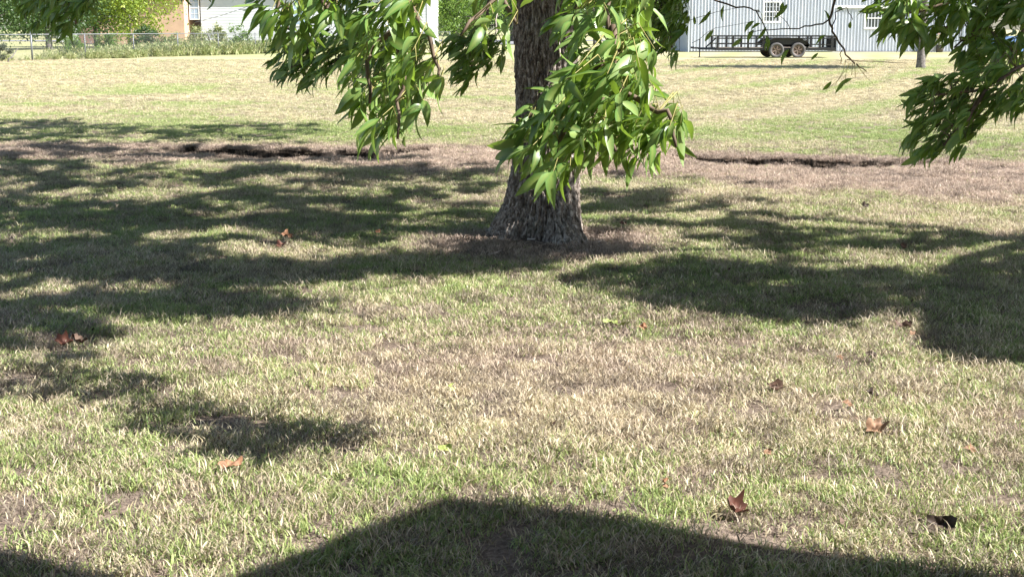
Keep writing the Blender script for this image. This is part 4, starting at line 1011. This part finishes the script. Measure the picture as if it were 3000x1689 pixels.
for yy, s in ((-0.29, 1), (WD + 0.03, 1)):
    p2 = [(2229, 133), (2232, 127), (2240, 118), (2250, 113), (2262, 112), (2325, 112), (2337, 114), (2347, 120), (2353, 128), (2355, 136)]
    pr = [(tx(a), 0.0 + (168 - b) / 60.6) for a, b in p2]
    V = []; F = []
    for (a, z_) in pr: V += [(a, yy, z_), (a, yy + 0.26, z_), (a, yy + 0.26, z_ + 0.02), (a, yy, z_ + 0.02)]
    for i in range(len(pr) - 1):
        for j in range(4): F.append((4 * i + j, 4 * i + 4 + j, 4 * i + 4 + (j + 1) % 4, 4 * i + (j + 1) % 4))
    V2 = len(V)
    MB().add(V, F).build('fender', K, tr)
    # skirt behind the wheels
    MB().add([(a, yy + 0.25, z_ - 0.01) for a, z_ in pr] + [(pr[-1][0], yy + 0.25, 0.62), (pr[0][0], yy + 0.25, 0.62)], [tuple(range(len(pr) + 2))]).build('fender_skirt', K, tr)

# ------------------------------------------------------------------ fallen leaves and litter
def dry_mat(name, c):
    m, nt, b = newmat(name); tc = nd(nt, 'ShaderNodeTexCoord'); n = noise(nt, 3.5, 5, tc.outputs['Object'])
    nt.links.new(ramp(nt, n.outputs[0], [(0.35, tuple(v * 0.6 for v in c)), (0.65, c)]), b.inputs['Base Color']); b.inputs['Roughness'].default_value = 0.7; return m
DRY = {'tan': dry_mat('tan_dry_leaf', (0.27, 0.155, 0.09)), 'rust': dry_mat('rust_dry_leaf', (0.12, 0.042, 0.026)), 'dark': dry_mat('dark_dry_leaf', (0.055, 0.035, 0.025)),
       'orange': dry_mat('orange_dry_leaf', (0.30, 0.15, 0.08)), 'lime': dry_mat('yellow_green_leaf', (0.30, 0.36, 0.10)), 'brown': dry_mat('brown_dry_leaf', (0.11, 0.06, 0.038))}
def crumpled(seed, lobes=5, curl=0.6, long=1.4):
    r = random.Random(seed); n, m_ = 26, 5; V = [(0, 0, 0)]; F = []
    for j in range(1, m_ + 1):
        for k in range(n):
            a = 2 * math.pi * k / n
            edge = 0.5 * (1 - 0.32 * (0.5 + 0.5 * math.cos(lobes * a)) + 0.05 * math.sin(11 * a + seed))
            q = j / m_ * edge
            x, y = q * math.cos(a) * long, q * math.sin(a)
            z = curl * (y * y * 1.6 + 0.5 * x * x) + 0.11 * math.sin(9 * x + seed) * math.cos(11 * y + seed) + 0.15 * (j / m_) * math.sin(3 * a + seed)
            V.append((x, y, z))
    for k in range(n): F.append((0, 1 + k, 1 + (k + 1) % n))
    for j in range(m_ - 1):
        for k in range(n): F.append((1 + j * n + k, 1 + (j + 1) * n + k, 1 + (j + 1) * n + (k + 1) % n, 1 + j * n + (k + 1) % n))
    V += [(-0.5 * long, 0.012, 0.03), (-0.5 * long, -0.012, 0.03), (-0.85 * long, -0.006, 0.08), (-0.85 * long, 0.006, 0.08)]
    b = len(V) - 4; F.append((b, b + 1, b + 2, b + 3))
    return V, F
def fallen(x, y, size, col, label, rx=0.0, ry=0.0, rz=0.0, curl=0.6, lobes=5, long=1.4, seed=1, up=0.03, cat='fallen leaf'):
    g_ = G(x, y); V, F = crumpled(seed, lobes, curl, long)
    me = bpy.data.meshes.new('fallen_leaf'); me.from_pydata(V, [], F); me.update()
    o = link('fallen_leaf', me, DRY[col], smooth=True); o.location = (g_[0], g_[1], float(H(g_[0], g_[1])) + up)
    o.rotation_euler = (rx, ry, rz); o.scale = (size * (0.4 if size >= 0.12 else 0.62),) * 3
    tag(o, label, cat, 'dead leaves scattered on the lawn')
fl = [
 (2550, 1062, 0.06, 'dark', 'small dark curled leaf just below the solid shadow block', 0.9, 0.3, 0.3, 0.9, 3, 1.7),
 (2550, 1182, 0.06, 'dark', 'black shrivelled leaf above the large tan dry leaf at right', 0.4, 0.5, 0.0, 1.2, 5, 1.5),
 (2562, 1290, 0.11, 'tan', 'large tan brown lobed dry leaf lying at right', 0.5, -0.3, 0.5, 1.0, 5, 1.4),
 (2150, 1520, 0.11, 'rust', 'crumpled rust red leaf above the porch shadow edge', 0.5, 0.4, 0.2, 1.5, 7, 1.2),
 (1945, 1450, 0.055, 'orange', 'small orange leaf standing on edge right of the shadow peak', 1.35, 0.3, 1.2, 0.6, 3, 1.5),
 (680, 1392, 0.08, 'orange', 'orange tan leaf lying flat in the sunny grass at lower left', 0.35, 0.0, 0.3, 0.5, 5, 1.8),
 (1790, 962, 0.075, 'lime', 'yellow green leaf beside the round orange leaf', 0.3, 0.2, 0.3, 0.5, 3, 1.9),
 (1828, 968, 0.065, 'lime', 'smaller green leaf touching the yellow green leaf in mid lawn', 0.2, 0.4, 2.4, 0.6, 3, 1.9),
 (1885, 970, 0.065, 'orange', 'round orange leaf in the middle of the lawn below the dark shade', 0.8, 0.1, 0.0, 0.5, 3, 1.1),
 (2268, 1168, 0.08, 'brown', 'dark brown leaf arched over the grass right of centre', 0.5, 0.2, 0.1, 1.2, 3, 1.8),
 (2645, 966, 0.085, 'brown', 'brown leaf by the left corner of the solid shadow block', 0.3, 0.2, -0.4, 0.9, 3, 1.9),
 (2672, 992, 0.05, 'tan', 'small tan leaf tucked beside the solid shadow block', 0.6, 0.2, 0.4, 0.8, 5, 1.3),
 (2762, 1555, 0.12, 'dark', 'long dark curled leaf at the lower right', 0.9, 0.1, -0.35, 1.4, 3, 2.0),
 (842, 712, 0.11, 'orange', 'upper of two tan leaves on the lawn left of the trunk', 0.6, 0.3, 0.4, 0.9, 5, 1.3),
 (822, 738, 0.10, 'rust', 'lower rusty leaf of the pair left of the trunk', 0.4, -0.2, 0.0, 0.8, 5, 1.5),
 (185, 1028, 0.11, 'rust', 'rust brown leaf in the left shade hollow', 0.5, 0.2, 0.2, 1.2, 7, 1.4),
 (228, 1022, 0.10, 'brown', 'dark brown leaf right of the rust brown leaf in the left hollow', 0.3, 0.4, 1.0, 1.0, 5, 1.4),
 (1108, 699, 0.06, 'orange', 'tiny orange leaf left of the tree foot', 0.7, 0.2, 0.4, 0.7, 3, 1.2),
 (1305, 1345, 0.05, 'lime', 'small curled yellow green leaf above the shadow peak', 0.8, 0.1, 0.2, 1.2, 3, 1.8),
 (2460, 1070, 0.045, 'tan', 'small tan leaf left of the dark curled leaf', 0.8, 0.3, 0.4, 0.8, 3, 1.4),
 (2840, 1348, 0.055, 'tan', 'small pale tan leaf below and right of the large lobed leaf', 0.6, 0.2, 0.2, 0.7, 3, 1.4),
 (2532, 617, 0.09, 'dark', 'dark leaf on the sunny grass far right', 0.7, 0.2, 0.2, 1.2, 5, 1.5),
 (2645, 735, 0.08, 'brown', 'brown leaf above the solid shadow block', 0.7, 0.2, 0.3, 1.0, 5, 1.4),
 (1318, 1155, 0.05, 'lime', 'small upright yellow leaf in the worn centre of the lawn', 1.2, 0.1, 1.2, 0.7, 3, 1.8),
 (2248, 1354, 0.045, 'tan', 'small yellowish leaf in the grass right of centre', 0.8, 0.1, 0.2, 0.7, 3, 1.2),
 (1825, 665, 0.07, 'rust', 'reddish leaf right of the tree foot', 0.6, 0.1, 0.2, 0.9, 5, 1.4),
 (2480, 1215, 0.05, 'tan', 'small pale leaf above the large tan leaf', 0.7, 0.3, 0.4, 0.9, 3, 1.5)]
for i, (x, y, s, c, lb, rx, ry, rz, cu, lo, lg) in enumerate(fl): fallen(x, y, s, c, lb, rx, ry, rz, cu, lo, lg, seed=i + 1)
# fallen sticks at the foot of the tree
for x0, y0, x1, y1, lb in [(1545, 718, 1640, 712, 'curved pale stick lying at the front of the trunk'), (1718, 724, 1772, 717, 'short white stick right of the trunk foot'), (1680, 744, 1760, 738, 'thin brown stick on the mulch in front of the trunk'), (1430, 752, 1470, 742, 'thin stick on the left of the mulch')]:
    a, b_ = G(x0, y0), G(x1, y1); m_ = (a + b_) / 2 + np.array([0, -0.03])
    q = [Vector((p[0], p[1], float(H(p[0], p[1])) + 0.012)) for p in (a, m_, b_)]
    o = MB().tube([v - q[0] for v in q], [0.005, 0.006, 0.003], 6).build('stick', M['pale_twig'], None, True); o.location = q[0]
    tag(o, lb, 'stick', 'sticks at the tree foot')
# tiny broken bits of dead leaf in the grass
n = 420; Yl = rng.uniform(3.4, 14, n); Xl = rng.uniform(-0.42, 0.42, n) * Yl
flakes('leaf_litter', np.stack([Xl, Yl, H(Xl, Yl) + rng.uniform(0.008, 0.03, n)], 1), rng.uniform(0.012, 0.035, n), DRY['brown'], None, aspect=0.55, up=(0, 0, 1.5))['label'] = 'tiny broken bits of dead brown leaf scattered through the grass'
# straw and bark chips on the mulch
n = 2600
a = rng.uniform(0, 6.28, n); q = 0.25 + np.abs(rng.normal(0, 0.34, n)); X_ = TX + np.cos(a) * q * 1.25; Y_ = TY - 0.1 + np.sin(a) * q * 0.95
Z_ = H(X_, Y_) + rng.uniform(0.002, 0.018, n)
V = []; ang = rng.uniform(0, 3.14, n); Ls = rng.uniform(0.015, 0.07, n); Wd = rng.uniform(0.001, 0.004, n)
dxn, dyn = np.cos(ang), np.sin(ang); tl = rng.normal(0, 0.15, n)
c0 = np.stack([X_ - dxn * Ls / 2 - dyn * Wd, Y_ - dyn * Ls / 2 + dxn * Wd, Z_], 1); c1 = np.stack([X_ - dxn * Ls / 2 + dyn * Wd, Y_ - dyn * Ls / 2 - dxn * Wd, Z_], 1)
c2 = np.stack([X_ + dxn * Ls / 2 + dyn * Wd, Y_ + dyn * Ls / 2 - dxn * Wd, Z_ + tl * Ls], 1); c3 = np.stack([X_ + dxn * Ls / 2 - dyn * Wd, Y_ + dyn * Ls / 2 + dxn * Wd, Z_ + tl * Ls], 1)
VV = np.stack([c0, c1, c2, c3], 1).reshape(-1, 3)
me = np_mesh('bark_litter', VV, [np.arange(n)[:, None] * 4 + np.array([[0, 1, 2, 3]])]); set_attr(me, 'rnd', np.repeat(rng.random(n), 4))
m, nt, b = newmat('litter'); nt.links.new(ramp(nt, attr(nt, 'rnd'), [(0, (0.12, 0.08, 0.06)), (0.6, (0.34, 0.25, 0.20)), (1, (0.62, 0.52, 0.44))]), b.inputs['Base Color']); b.inputs['Roughness'].default_value = 0.9
tag(link('bark_litter', me, m), 'brown straw and bark bits around the foot of the big tree', kind='stuff')
